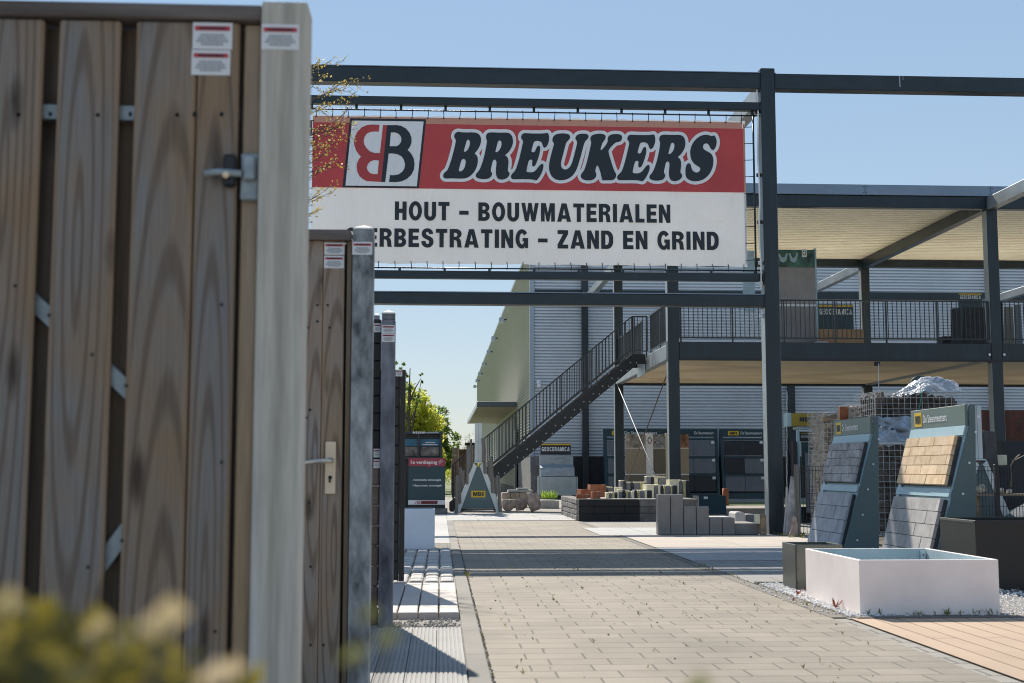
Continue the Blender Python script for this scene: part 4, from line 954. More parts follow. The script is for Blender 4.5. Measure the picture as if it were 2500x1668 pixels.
def small_logo(parent, a, b, c, d, Y):                 # mini lock-up of the yard name on a red slab
    m = MB(); x0, x1, z0, z1 = PX(a,Y), PX(b,Y), PZ(d,Y), PZ(c,Y)
    sh = (z1-z0)*.18
    m.add([(x0,Y-.004,z0),(x1-sh,Y-.004,z0),(x1,Y-.004,z1),(x0+sh,Y-.004,z1)], [(0,1,2,3)], 0)
    def mp(px, py, dy): return (x0+.02+(px-830)/(1752-830)*(x1-x0-.04), Y-dy, z0+(1-(py-298)/(455-298))*(z1-z0))
    m.add([mp(838,300,.006),mp(1035,300,.006),mp(1020,452,.006),mp(830,452,.006)], [(3,2,1,0)], 1)
    m.fill([[L(*p) for p in redB[0]], [L(*p) for p in redB[1]]], lambda p, q: mp(p,q,.009), 0)
    m.fill([[L(*p) for p in blkB[0]], [L(*p) for p in blkB[1]]], lambda p, q: mp(p,q,.009), 2)
    for g in NAME: m.fill(g, lambda p, q: mp(p,q,.009), 2)
    m.build('logo', [bannerr, offw, inkm], parent)
small_logo(sg, 1014.5, 1069.5, 1222.5, 1230.5, sy)
# display cabinet behind the sign
ky = 30.4
kb = thing('display_cabinet', 'tall dark display cabinet with blue posters behind the direction sign', 'display cabinet', (PX(1035,ky), ky, 0))
ka, kc = PX(955,ky), PX(1080,ky); kz = PZ(1054,ky)
MB().box(ka, ky+.25, 0, kc, ky+.3, kz).box(kc-.07, ky, 0, kc, ky+.25, kz).box(ka, ky, 0, ka+.07, ky+.25, kz).build('body', darkbl, kb, .006)
hd = MB().box(ka+.001, ky-.01, PZ(1060,ky), kc-.001, ky+.249, kz-.002).build('header', darkbl, kb, .004)
m_ = MB(); glyphs(m_, 'RE', plane_fn((PX(1007,ky),ky-.014,PZ(1059,ky)), XA, ZA, .115, .045)); glyphs(m_, 'DSUN', plane_fn((PX(1020,ky),ky-.014,PZ(1059,ky)), XA, ZA, .155, .045)); m_.build('lettering', offw, hd)
MB().box(PX(1038,ky), ky-.012, PZ(1058.5,ky), PX(1071,ky), ky-.0105, PZ(1055.2,ky)).build('grey_label', greyt, hd)
for a, b in ((960,1021),(1023.5,1073)):
    MB().box(PX(a,ky+.2), ky+.2, PZ(1089.5,ky), PX(b,ky+.2), ky+.24, PZ(1072,ky)).build('poster', skyblue, kb)
    MB().box(PX(a+3,ky+.2), ky+.2, PZ(1113,ky), PX(b-1,ky+.2), ky+.24, PZ(1091,ky)).build('photo_panel', M('garden_photo', (.16,.15,.13), .5, 0, .75, 7, col2=(.42,.40,.34)), kb)
MB().box(PX(1019,ky), ky-.004, PZ(1241,ky), PX(1024,ky), ky+.19, PZ(1060.5,ky)).box(ka+.07, ky+.0, PZ(1122,ky), kc-.071, ky+.19, PZ(1115,ky)).build('shelf', darkbl, kb)
m_ = MB(); btext(m_, 'Keramiek', plane_fn((PX(1038,ky+.2),ky+.197,PZ(1081.5,ky)), XA, ZA, .2, .025), .01) if False else None
for i, (a, b, y) in enumerate(((1038,1062,1080.5),(1031,1068,1085.5))): m_.box(PX(a,ky+.2), ky+.197, PZ(y+1.2,ky), PX(b,ky+.2), ky+.199, PZ(y-1.2,ky))
m_.build('print', offw, kb)
# pyramid display
def pyramid(label, cx, Y, group, slats=True):
    r = thing('sample_pyramid', label, 'display stand', (cx, Y, 0), group)
    def leg(s):
        poly = [(cx+s*.57, .012), (cx+s*.43, .012), (cx+s*.035, 1.09), (cx+s*.10, 1.16)]
        MB().prism(poly, lambda u, v: (u, Y, v), (0, .30, 0)).build('leg', M('stand_white', (.60,.64,.63), .45, 0, .06, 3) if not bpy.data.materials.get('stand_white') else bpy.data.materials['stand_white'], r)
    leg(-1); leg(1)
    wm = bpy.data.materials['stand_white']
    MB().prism([(cx-.098,1.162),(cx+.098,1.162),(cx+.075,1.185),(cx-.075,1.185)], lambda u, v: (u, Y, v), (0, .30, 0)).build('collar', wm, r)
    pn = MB().prism([(cx-.39,.13),(cx+.39,.13),(cx+.03,1.08),(cx-.03,1.08)], lambda u, v: (u, Y+.02, v), (0, .02, 0)).build('panel', tealp, r)
    if slats:
        MB().box(cx-.16, Y+.012, .385, cx+.16, Y+.018, .535).build('yellow_plate', yellow, pn)
        m = MB(); glyphs(m, 'MBI', plane_fn((cx-.12, Y+.009, .415), XA, ZA, .24, .09), 1.0); m.build('lettering', inkm, pn)
        m = MB(); btext(m, 'De Steenmeesters', plane_fn((cx-.165, Y+.016, .345), XA, ZA, .33, .022), .01); m.build('lettering', greyt, pn)
    MB().box(cx-.08, Y+.1, 1.186, cx+.08, Y+.24, 2.07).build('mast', wm, r, .008)
    MB().box(cx-.084, Y+.098, 1.3, cx-.081, Y+.1, 2.06).box(cx-.003, Y+.096, 1.19, cx+.003, Y+.0995, 2.06).build('mast_joint', greyt, r)
    MB().box(cx-.45, Y+.05, .1, cx+.45, Y+.25, .128).build('base_tray', black_steel, r)
    if slats:
        for u, z0, z1, wd in ((-.50,.03,.88,.07),(-.425,.25,1.06,.06),(-.26,.68,1.52,.07),(-.185,1.05,1.70,.05),(.16,.92,1.72,.08),(.335,.48,1.30,.08),(.50,.06,.88,.085)):
            MB().obox((cx+u-wd/2, Y-.03-.05*abs(u), z0), (wd, 0, 0), (0, .03, 0), (-.06*(1 if u > 0 else -.3), 0, z1-z0)).build('sample_slat', slatw, r, .004)
            MB().obox((cx+u*.8-wd/2, Y+.32, z0*.9), (wd, 0, 0), (0, .03, 0), (0, 0, (z1-z0)*.95)).build('sample_slat', slatw, r, .004)
    return r
pyramid('white legged pyramid stand with slats at the foot of the staircase', PX(1168,29.0), 29.0, None)
pyramid('pale pyramid stand with tall mast behind the sand coloured display', PX(2396,20.6), 20.6, None, False)
# boulders and stones at the stair foot
def rock(px0, px1, py0, py1, Y, name, label, mat=rockm, seed=1, squ=1.0, jit=.16, cat='boulder', group=None, ns=14, nr=10):
    a, b = P(px0, py1, Y), P(px1, py0, Y); m = MB(); cx, cz = (a.x+b.x)/2, (max(a.z,0)+b.z)/2; rx, rz = (b.x-a.x)/2, (b.z-max(a.z,0))/2
    if squ == 1.0: m.ball((cx, Y, cz), 1, random.Random(seed), jit, ns, nr, (rx, max(rx*.8,.05), rz), 0, True)
    else:
        rq = random.Random(seed+100); bm = bmesh.new()
        for _ in range(26):
            d = Vector((rq.gauss(0,1), rq.gauss(0,1), rq.gauss(0,1))).normalized(); d = Vector([math.copysign(abs(q)**(squ*.75), q) for q in d])
            if jit > .18: d.x *= 1-.35*max(0, d.z)
            bm.verts.new((cx+d.x*rx*rq.uniform(.85,1.05), Y+d.y*rx*.85, cz+d.z*rz*rq.uniform(.85,1.05)))
        bmesh.ops.convex_hull(bm, input=bm.verts); bmesh.ops.delete(bm, geom=[v for v in bm.verts if not v.link_faces], context='VERTS')
        bmesh.ops.bevel(bm, geom=bm.edges[:], offset=min(rx, rz)*.06, segments=1, affect='EDGES', clamp_overlap=True)
        bm.verts.index_update(); m.add([v.co.copy() for v in bm.verts], [tuple(v.index for v in f.verts) for f in bm.faces], 0, False); bm.free()
    zmin = min(v[2] for v in m.v); m.v = [(x, y, z-zmin+max(0,a.z)) for x, y, z in m.v]
    return solo(m, name, mat, label, cat, group)
rock(1227,1255,1224,1249,30.3,'boulder','round ball shaped brown boulder beside the pyramid stand',seed=2,jit=.04)
rock(1256,1290,1209,1247,30.6,'boulder','squat brown boulder between the ball stone and the tall one',seed=5,squ=.75)
rock(1282,1321,1192,1250,30.2,'boulder','tall lumpy brown boulder with a pointed top',seed=9,squ=.8,jit=.2)
m_ = MB()
for i in range(3):
    for j in range(2): m_.box(PX(1226+i*21,34), 34+j*.02, .02+j*.2, PX(1246+i*21,34), 34.6, .20+j*.2)
solo(m_, 'stone_stack', M('sandstone', (.42,.34,.26), .9, 0, .3, 6, .4, 60, isl=.2), 'low stack of sandy stone blocks behind the boulders', 'stone stack', None, .02)
solo(MB().box(PX(1240,34.2),34.1,.41,PX(1300,34.2),34.6,.47).box(PX(1262,34.2),34.15,.475,PX(1290,34.2),34.5,.52), 'stone_slab', concl, 'pale stone slabs lying on the sandy block stack', 'stone slab', None, .01)
# low trough with a bright plant
tp = hollow_box(PX(1319,33.2), 33.2, PX(1365,33.2), 33.8, .0, PZ(1223,33.2), .05, .08); solo(tp, 'trough', [concl, soil_m], 'small concrete trough holding a bright green plant', 'planter', None, .01)
def leaves(mb, c, rad, n, ls, rng, asp=.5, mi=0):
    for _ in range(n):
        d = Vector((rng.gauss(0,1), rng.gauss(0,1), rng.gauss(0,1))); d.normalize(); rr_ = rng.random()**.4
        p = Vector(c) + Vector((d.x*rad[0], d.y*rad[1], d.z*rad[2]))*rr_
        a = Vector((rng.gauss(0,1), rng.gauss(0,1), rng.gauss(0,1))).normalized(); b = a.orthogonal().normalized()
        l_ = ls*rng.uniform(.6, 1.3)
        mb.add([p-a*l_, p+b*l_*asp, p+a*l_, p-b*l_*asp], [(0,1,2,3)], mi)
lg_m = leafmat('fresh_leaf', (.16,.30,.03), (.34,.46,.06)); 
pm = MB(); rg = random.Random(21)
for _ in range(130):
    x = rg.uniform(PX(1322,33.5), PX(1361,33.5)); y = 33.3+rg.uniform(0,.4); a = rg.uniform(0,6.28); h = rg.uniform(.1,.27)
    pm.add([(x,y,.25),(x+.03*math.cos(a),y+.03*math.sin(a),.25+h*.6),(x+.09*math.cos(a),y+.09*math.sin(a),.25+h),(x+.02*math.cos(a+1),y+.02*math.sin(a+1),.25+h*.5)], [(0,1,2,3)])
solo(pm, 'plant', lg_m, 'bright green leafy plant growing in the concrete trough', 'plant')
# steel sample bin with name board against the wall
by_ = 44.6
gb = thing('sample_bin', 'stainless steel display bin with black name board against the warehouse wall', 'display stand', (PX(1359,by_), by_, 0))
a, b = PX(1321.5,by_), PX(1396,by_)
bd = MB().box(a, by_+.3, PZ(1110,by_), b, by_+.34, PZ(1082,by_)).build('name_board', boardd, gb)
MB().box(a, by_+.295, PZ(1086.5,by_), b, by_+.2995, PZ(1083,by_)).build('yellow_line', yellow, bd)
m_ = MB(); glyphs(m_, 'GEOCERAMICA', plane_fn((a+.04, by_+.294, PZ(1101.5,by_)), XA, ZA, b-a-.08, PZ(1091,by_)-PZ(1101.5,by_)), 1.6); m_.build('lettering', offw, bd)
a2, b2 = PX(1319,by_), PX(1402,by_)
MB().prism([(by_+.3,PZ(1110.5,by_)),(by_+.3,PZ(1134,by_)),(by_-.1,PZ(1142,by_)),(by_-.15,PZ(1163,by_)),(by_+.5,PZ(1163,by_)),(by_+.5,PZ(1110.5,by_))], lambda u, v: (a2, u, v), (b2-a2, 0, 0)).build('hood', M('brushed_zinc', (.36,.40,.43), .4, .55, .25, 4, stretch=(1,1,3)), gb, .01)
MB().box(a2-.06, by_-.18, .12, b2+.06, by_+.5, PZ(1164,by_)).build('bin', M('bin_zinc', (.42,.46,.46), .45, .35, .15, 3), gb, .01)
MB().box(a2+.02, by_-.17, .0, b2-.02, by_+.4, .119).build('foot', black_steel, gb)
MB().box(a2-.1, by_-.2, 0, a2-.065, by_-.1, PZ(1164,by_)).build('leg', zinc, gb); MB().box(b2+.065, by_-.2, 0, b2+.1, by_-.1, PZ(1164,by_)).build('leg', zinc, gb)

# ================================================================== LOW BLOCK WALL WITH SAMPLES
wy0 = 25.0; wx0, wx1 = PX(1413,wy0,1250), PX(1705,wy0,1250); wz = PZ(1219,wy0,1450)
lw = thing('block_wall', 'low wall of stacked black concrete blocks carrying stone samples', 'wall', (wx0, wy0, 0))
h3 = wz/3
m_ = MB(); xg = PX(1560, wy0)
for r_ in range(3):
    x = wx0; i = 0
    while x < xg-.01:
        w_ = .6 if (i or r_ % 2 == 0) else .3
        x2 = min(x+w_, xg); m_.box(x+.002, wy0, r_*h3+.002, x2-.002, wy0+.3, (r_+1)*h3-.001); x = x2; i += 1
m_.build('front_blocks', darkblk, lw, .006)
m_ = MB()
for r_ in range(3):
    x = xg
    while x < wx1-.05: x2 = min(x+R.uniform(.3,.5), wx1); m_.box(x+.003, wy0+.01, r_*h3+.002, x2-.003, wy0+.3, (r_+1)*h3-.001); x = x2
m_.build('grey_blocks', greyblk, lw, .008)
m_ = MB()
for r_ in range(4):
    for j in range(9): m_.box(wx0-.02+.012*R.random(), wy0+.303+j*.36, r_*wz/4+.002, wx0+.22, wy0+.303+j*.36+.352, (r_+1)*wz/4-.001)
m_.build('side_blocks', M('grey_side_block', (.22,.205,.19), .9, 0, .2, 5, .4, 90, isl=.25), lw, .015)
MB().box(wx0+.22, wy0+.3, 0, wx1-.02, wy0+3.5, wz-.03).build('fill', concl, lw)
MB().box(wx1-.3, wy0+.3, 0, wx1, wy0+3.4, wz).build('end_blocks', greyblk, lw, .01)
rg = random.Random(4)
LAB = {'c': 'cream', 'g': 'grey', 'd': 'charcoal', 'y': 'yellowish'}
MATS = {'c': creamblk, 'g': greysamp, 'd': boardd, 'y': M('yellow_block', (.50,.44,.20), .88, 0, .25, 9, .3, 90)}
def sample(px0, px1, py0, Y, dep, front, label, rot=0.0, ts=.022):
    x0, x1 = PX(px0,Y), PX(px1,Y); z1 = PZ(py0,Y); m = MB(); cxx = (x0+x1)/2
    c, s = math.cos(rot), math.sin(rot)
    o = Vector((x0, Y, wz)); m.obox(o, ((x1-x0)*c, (x1-x0)*s, 0), (-dep*s, dep*c, 0), (0, 0, z1-wz-.02)); k0 = len(m.m)
    m.obox(o+Vector((0,0,z1-wz-.02)), ((x1-x0)*c, (x1-x0)*s, 0), (-dep*s, dep*c, 0), (0, 0, .02), 1)
    for f in (5, 3): m.m[f] = 1 if front not in ('g', 'd') else 0
    solo(m, 'block_sample', [MATS[front], creamblk if front not in 'd' else greysamp], label, 'stone sample', 'stone samples on the low block wall', .006)
row1 = [(1479,1486,1203,'c'),(1487,1492,1202,'g'),(1493,1500,1202,'y'),(1501,1506.5,1202,'d'),(1507,1511,1196,'c'),(1512,1519,1199,'g'),(1520,1527,1196,'d'),(1528,1533,1197,'y'),(1534,1540,1199,'g'),(1541,1548,1200,'c'),(1549,1555,1197,'d'),(1556,1561,1197,'y'),(1562,1572,1197,'g'),(1573,1579,1196,'c'),(1580,1591,1197,'d')]
DIRS = ['leftmost', 'second', 'third', 'fourth', 'fifth', 'sixth', 'seventh', 'eighth', 'ninth', 'tenth', 'eleventh', 'twelfth', 'thirteenth', 'fourteenth', 'rightmost']
for i, (a, b, t, k_) in enumerate(row1): sample(a, b, t, 25.5, .35, k_, f'{LAB[k_]} stone sample, {DIRS[i]} from the left in the low front row', rg.uniform(-.12,.12))
row2 = [(1578,1597,1184,'c'),(1598,1605.5,1184,'g'),(1606,1612,1184,'c'),(1613,1619,1185,'d'),(1620,1624,1185,'y'),(1625,1636,1185,'g'),(1637,1641,1185,'y'),(1642,1653,1185,'d')]
for i, (a, b, t, k_) in enumerate(row2): sample(a, b, t, 26.1, .4, k_, f'{LAB[k_]} stone sample, {DIRS[i]} from the left in the middle row', rg.uniform(-.06,.06))
row3 = [(1514.5,1522,1173,'g'),(1522.5,1528.5,1173,'d'),(1529,1539,1177,'g'),(1540,1546,1177,'d'),(1547,1562,1177,'g'),(1563,1571,1177,'y'),(1572,1577,1177,'g'),(1578,1589,1163,'g'),(1590,1596,1163,'d'),(1597,1606,1162,'c'),(1607,1626,1164,'g')]
for i, (a, b, t, k_) in enumerate(row3): sample(a, b, t, 27.2, .3, k_, f'{LAB[k_]} stone sample, {DIRS[i]} from the left in the tall back row')
sample(1634, 1658, 1172, 26.6, .4, 'c', 'broad cream stone sample at the right end of the wall'); sample(1659, 1666, 1172, 26.6, .4, 'g', 'narrow grey stone sample beside the broad cream one')
sample(1667, 1673, 1173, 26.6, .4, 'y', 'yellowish sample squeezed between grey and charcoal ones'); sample(1674, 1683, 1173, 26.8, .5, 'd', 'charcoal stone sample standing last at the right end')
sample(1484, 1496, 1189, 26.6, .3, 'g', 'pale grey slab sample lying behind the front row', .2); sample(1500, 1519, 1190, 26.3, .3, 'c', 'cream slab sample lying tilted behind the front row', -.1)
# corten pieces
def cort(px0, px1, py0, Y, dep, label, rot=0.):
    x0, x1, z1 = PX(px0,Y), PX(px1,Y), PZ(py0,Y); r = thing('corten_trough', label, 'corten trough', ((x0+x1)/2, Y, wz), 'corten troughs on the low block wall')
    m = hollow_box(x0, Y, x1, Y+dep, wz, z1, .025, z1-wz-.03); o = m.build('body', [corten, corten], r); 
    MB().box(x1+.001, Y-.004, wz, x1+.02, Y+dep, z1-.006).build('end_plate', greysamp, r); r.rotation_euler = (0,0,rot)
cort(1441, 1478, 1184, 26.6, .5, 'largest rusty corten trough at the back of the wall top')
cort(1418, 1446, 1195, 25.9, .4, 'middle rusty corten trough on the left wall top', .12)
cort(1446, 1463, 1201, 25.45, .3, 'small rusty corten trough in front of the largest one')
cort(1407, 1434, 1207, 25.5, .22, 'low flat corten trough at the left wall corner', -.06)
# block stair sample in front
bs = 19.42; mw = PX(1637.5,bs,1260)-PX(1606,bs,1260); bx0 = PX(1606,bs,1260)
GR = 'grey palisade blocks in a descending row'
for i, (t, lab) in enumerate(((1207,'tallest grey palisade block at the left end of the descending row'),(1207,'second tall grey palisade block, right beside the leftmost'),(1236.5,'middle height grey palisade block next to the tall pair'),(1236.5,'middle height grey palisade block next to the short pair'),(1264.5,'short grey palisade block, left one of the short pair'),(1264.5,'short grey palisade block, right one of the short pair'))):
    solo(MB().box(bx0+i*mw+.004, bs, .016, bx0+(i+1)*mw-.004, bs+.2, PZ(t,bs,1700)), 'palisade_block', blockm, lab, 'palisade block', GR, .012, 2)
solo(MB().box(bx0+6*mw+.005, bs+.05, .016, PX(1853,bs), bs+.9, PZ(1280,bs)), 'step_block', blockm, 'long low grey step block at the end of the palisade row', 'step block', None, .012, 2)
solo(MB().box(PX(1725,bs+.5), bs+.45, .014, PX(1782,bs+.5), bs+.95, PZ(1263,bs+.5)), 'concrete_slab', concl, 'pale concrete slab lying behind the short palisade blocks', 'slab', None, .01)
solo(MB().prism([(PX(1793,21.5),.02),(PX(1817,21.5),.02),(PX(1817,21.5),.26),(PX(1813,21.5),.29),(PX(1796,21.5),.29),(PX(1793,21.5),.26)], lambda u, v: (u,21.5,v), (0,.5,0)), 'kerb_block', concl, 'pale rounded kerb block behind the long step block', 'kerb block', None, .012)
solo(MB().box(PX(1819,21.8),21.8,.02,PX(1843,21.8),22.3,.24), 'kerb_block', boardg, 'dark grey kerb block next to the pale rounded one', 'kerb block', None, .012)
wp = thing('timber_block', 'short wooden beam end standing beside the gantry post', 'timber', (PX(1857,19.3), 19.3, .016))
MB().box(PX(1855,19.3), 19.3, .016, PX(1869,19.3), 19.42, PZ(1258,19.3)).build('bark_face', palletw, wp, .008); MB().box(PX(1844,19.3)-.0, 19.32, PZ(1281,19.3), PX(1855,19.3)-.002, 19.44, PZ(1257,19.3)).build('sawn_face', creamblk, wp, .006)
# dark crate behind
dc = thing('steel_planter', 'navy blue steel planter box with paper tag beside the low wall', 'planter', (PX(1738,28.7), 28.7, 0))
m_ = hollow_box(PX(1705,28.7), 28.7, PX(1772,28.7), 29.4, 0, PZ(1211,28.7), .02, .3); m_.build('body', [petrol, black_steel], dc, .005)
MB().box(PX(1717,28.7), 28.69, PZ(1219,28.7), PX(1727,28.7), 28.698, PZ(1213,28.7)).build('paper_tag', offw, dc)
solo(MB().tube([(PX(1770,36),36,0),(PX(1770,36),36,PZ(1193,36))], .09, 14), 'bollard', corten, 'short rusty orange pipe standing by the navy planter', 'pipe')
sheet('grass_strip', PX(1765,37), 36, 13, 39.5, .012, grass_m)

# ================================================================== SAMPLE RACKS AT THE BACK WALL
def rack(name, label, px0, px1, Y, ztop, rows, plate, txt, pw=None, group='tall teal sample racks along the warehouse wall'):
    x0, x1 = PX(px0,Y,1150), PX(px1,Y,1150); r = thing(name, label, 'sample rack', ((x0+x1)/2, Y, 0), group)
    ln = .28
    def sh(z): return Y + ln*(z/ztop)
    for a, b in ((x0, x0+.1), (x1-.1, x1)):
        MB().prism([(Y-.08,0),(Y+.45,0),(Y+.45,ztop),(sh(ztop)-.02,ztop)], lambda u, v: (a, u, v), (b-a, 0, 0)).build('side_frame', petrol, r)
    MB().prism([(Y-.08,0),(Y+.4,0),(Y+.4,.2),(Y-.05,.2)], lambda u, v: (x0+.101,u,v), (x1-x0-.202,0,0)).build('base_board', petrol, r)
    hh = .27; hd = MB().box(x0+.001, sh(ztop)-.06, ztop-hh, x1-.001, sh(ztop)+.1, ztop+.001).build('header', petrol, r)
    hx = x0+.28 if plate else x0+.5
    if plate:
        MB().box(hx, sh(ztop)-.066, ztop-.22, hx+.38, sh(ztop)-.061, ztop-.07).build('yellow_plate', yellow, hd)
        m = MB(); glyphs(m, 'MBI', plane_fn((hx+.06, sh(ztop)-.069, ztop-.19), XA, ZA, .26, .09), 1.0); m.build('lettering', inkm, hd)
    if txt:
        m = MB(); btext(m, 'De Steenmeesters', plane_fn((hx+.45, sh(ztop)-.064, ztop-.185), XA, ZA, min(1.15, x1-hx-.6), .10), .01); m.build('lettering', offw, hd)
    n = len(rows); z0 = .26; hr = (ztop-hh-.04-z0)/n
    for i, mats_ in enumerate(reversed(rows)):
        za, zb_ = z0+i*hr, z0+(i+1)*hr-.1; k_ = len(mats_); ww = (x1-x0-.22)/k_
        for j, mm in enumerate(mats_):
            s = MB(); xa = x0+.11+j*ww+.006; xb = xa+ww-.012
            s.add([(xa,sh(za)-.04,za),(xb,sh(za)-.04,za),(xb,sh(zb_)-.04,zb_),(xa,sh(zb_)-.04,zb_),(xa,sh(za)+.0,za),(xb,sh(za)+.0,za),(xb,sh(zb_)+.0,zb_),(xa,sh(zb_)+.0,zb_)],[(0,1,2,3),(7,6,5,4),(0,4,5,1),(3,2,6,7),(1,5,6,2),(0,3,7,4)])
            so_ = s.build('sample_slab', mm, r)
            if j == k_-1: MB().box(xb-.13, sh(zb_)-.052, zb_-.14, xb-.02, sh(zb_)-.047, zb_-.01).build('paper_tag', offw, so_)
        MB().box(x0+.101, sh(zb_)-.05, zb_+.01, x1-.101, sh(zb_)+.05, zb_+.085).build('shelf_bar', petrol, r)
ry = 44.2; rz_ = PZ(1047,ry,1600)
rack('sample_rack', 'teal sample rack with yellow plate, left one along the wall', 1477, 1632, ry, rz_, [[boardg,boardg],[boardg,boardo],[boardg,boardg]], True, True)
rack('sample_rack', 'teal sample rack without plate, middle one behind the terrace column', 1634, 1757, ry, rz_, [[boardg,boardg],[boardg,boardg],[boardd,boardd]], False, True)
rack('sample_rack', 'teal sample rack with dark slabs on top, right one beside gantry post', 1763, 1876, ry, rz_, [[boardd,boardd],[boardd,boardg],[boardg,boardg]], True, True)
# photo topped display in front of the racks
qy = 38.2
qd = thing('photo_display', 'cream tile display with garden photos and a white Q column', 'display stand', (PX(1570,qy), qy, 0))
pht = M('patio_photo', (.05,.055,.04), .5, 0, .8, 5, col2=(.55,.50,.42)); pht2 = M('ember_photo', (.04,.015,.01), .5, 0, .8, 6, col2=(.45,.22,.12)); pht3 = M('grate_photo', (.03,.03,.03), .5, 0, .8, 12, col2=(.5,.52,.54))
for a, b, mm, pm_ in ((1527,1577,boardt,pht),(1595,1625,boardo,pht3),(1637,1682,boardt,pht2)):
    x0, x1 = PX(a,qy), PX(b,qy)
    MB().box(x0, qy, PZ(1093,qy), x1, qy+.05, PZ(1060,qy)).build('photo_panel', pm_, qd)
    MB().box(x0, qy, PZ(1157,qy), x1, qy+.05, PZ(1095,qy)).build('tile', mm, qd)
    MB().box(x0, qy-.01, PZ(1160,qy), x1, qy+.06, PZ(1157.3,qy)).build('white_ledge', offw, qd)
    MB().box(x0, qy, .02, x1, qy+.05, PZ(1160.3,qy)).build('lower_tile', boardo if mm is boardt else boardt, qd)
    MB().box(x0, qy-.008, PZ(1095,qy), x1, qy+.05, PZ(1093,qy)).build('white_ledge', offw, qd)
x0, x1 = PX(1577.5,qy), PX(1594.5,qy)
cl_ = MB().box(x0, qy-.06, .02, x1, qy+.1, PZ(1058,qy)).build('white_column', white, qd)
m_ = MB(); cxq, czq = (x0+x1)/2, PZ(1075.5,qy)
ring = [arc(cxq,czq,.065,.1,0,352,30), arc(cxq,czq,.042,.075,0,350,24)]
m_.fill(ring, lambda u, v: (u, qy-.064, v)); m_.add([(cxq+.02,qy-.066,czq-.07),(cxq+.05,qy-.066,czq-.06),(cxq+.075,qy-.066,czq-.0),(cxq+.06,qy-.066,czq+.03)], [(0,1,2,3)], 1)
m_.build('emblem', [inkm, redl], cl_)
MB().box(PX(1625.5,qy), qy-.01, .02, PX(1629,qy), qy+.1, PZ(1057,qy)).build('side_trim', creamblk, qd)

# ================================================================== RIGHT FOREGROUND: PLANTERS
X0, X1, Yf, Yb = PX(2099,8.66,1440), PX(2440,8.66,1440), 8.66, 9.95
zt = PZ(1367,Yf,2250)
wpl = thing('low_planter', 'large white rectangular planter box at the edge of the path', 'planter', ((X0+X1)/2, (Yf+Yb)/2, 0))
hollow_box(X0, Yf, X1, Yb, .01, zt, .028, .25).build('body', [whitep, M('planter_inner', (.42,.50,.52), .55, .2, .15, 4)], wpl, .004, 2)
MB().box(X1-.075, Yb-.06, zt-.2, X1-.035, Yb-.03, zt-.012).build('corner_bracket', zinc, wpl)
MB().disc((X1-.055, Yb-.061, zt-.05), .006, n=8).disc((X1-.055, Yb-.061, zt-.12), .006, n=8).build('bracket_screws', black_steel, wpl)
X0, X1 = PX(1958,10.45,1440), PX(2043,10.45,1440)
dgp = thing('low_planter', 'small graphite metal planter tucked behind the white planter', 'planter', ((X0+X1)/2, 10.65, 0))
hollow_box(X0-.05, 10.45, X1+.06, 10.85, .012, .388, .022, .2).build('body', [graphite, graphite], dgp, .004)
m_ = MB()
for z in (.08, .19, .33): m_.disc((X0-.03, 10.45, z), .006, n=8)
m_.build('rivets', black_steel, dgp)
MB().box(X0-.052, 10.444, .012, X0-.038, 10.449, .386).build('seam', black_steel, dgp)
X0 = PX(2383,10.4,1350)
bpl = thing('low_planter', 'tall glossy black planter box at the right edge', 'planter', (X0+.6, 10.8, 0))
hollow_box(X0, 10.4, X0+1.4, 11.15, .012, PZ(1271,10.4,2400), .022, .25).build('body', [blackmet, blackmet], bpl, .004)
MB().box(X0-.004, 10.42, PZ(1271,10.4,2400)-.02, X0-.001, 11.13, PZ(1271,10.4,2400)-.002).build('rim', graphite, bpl)

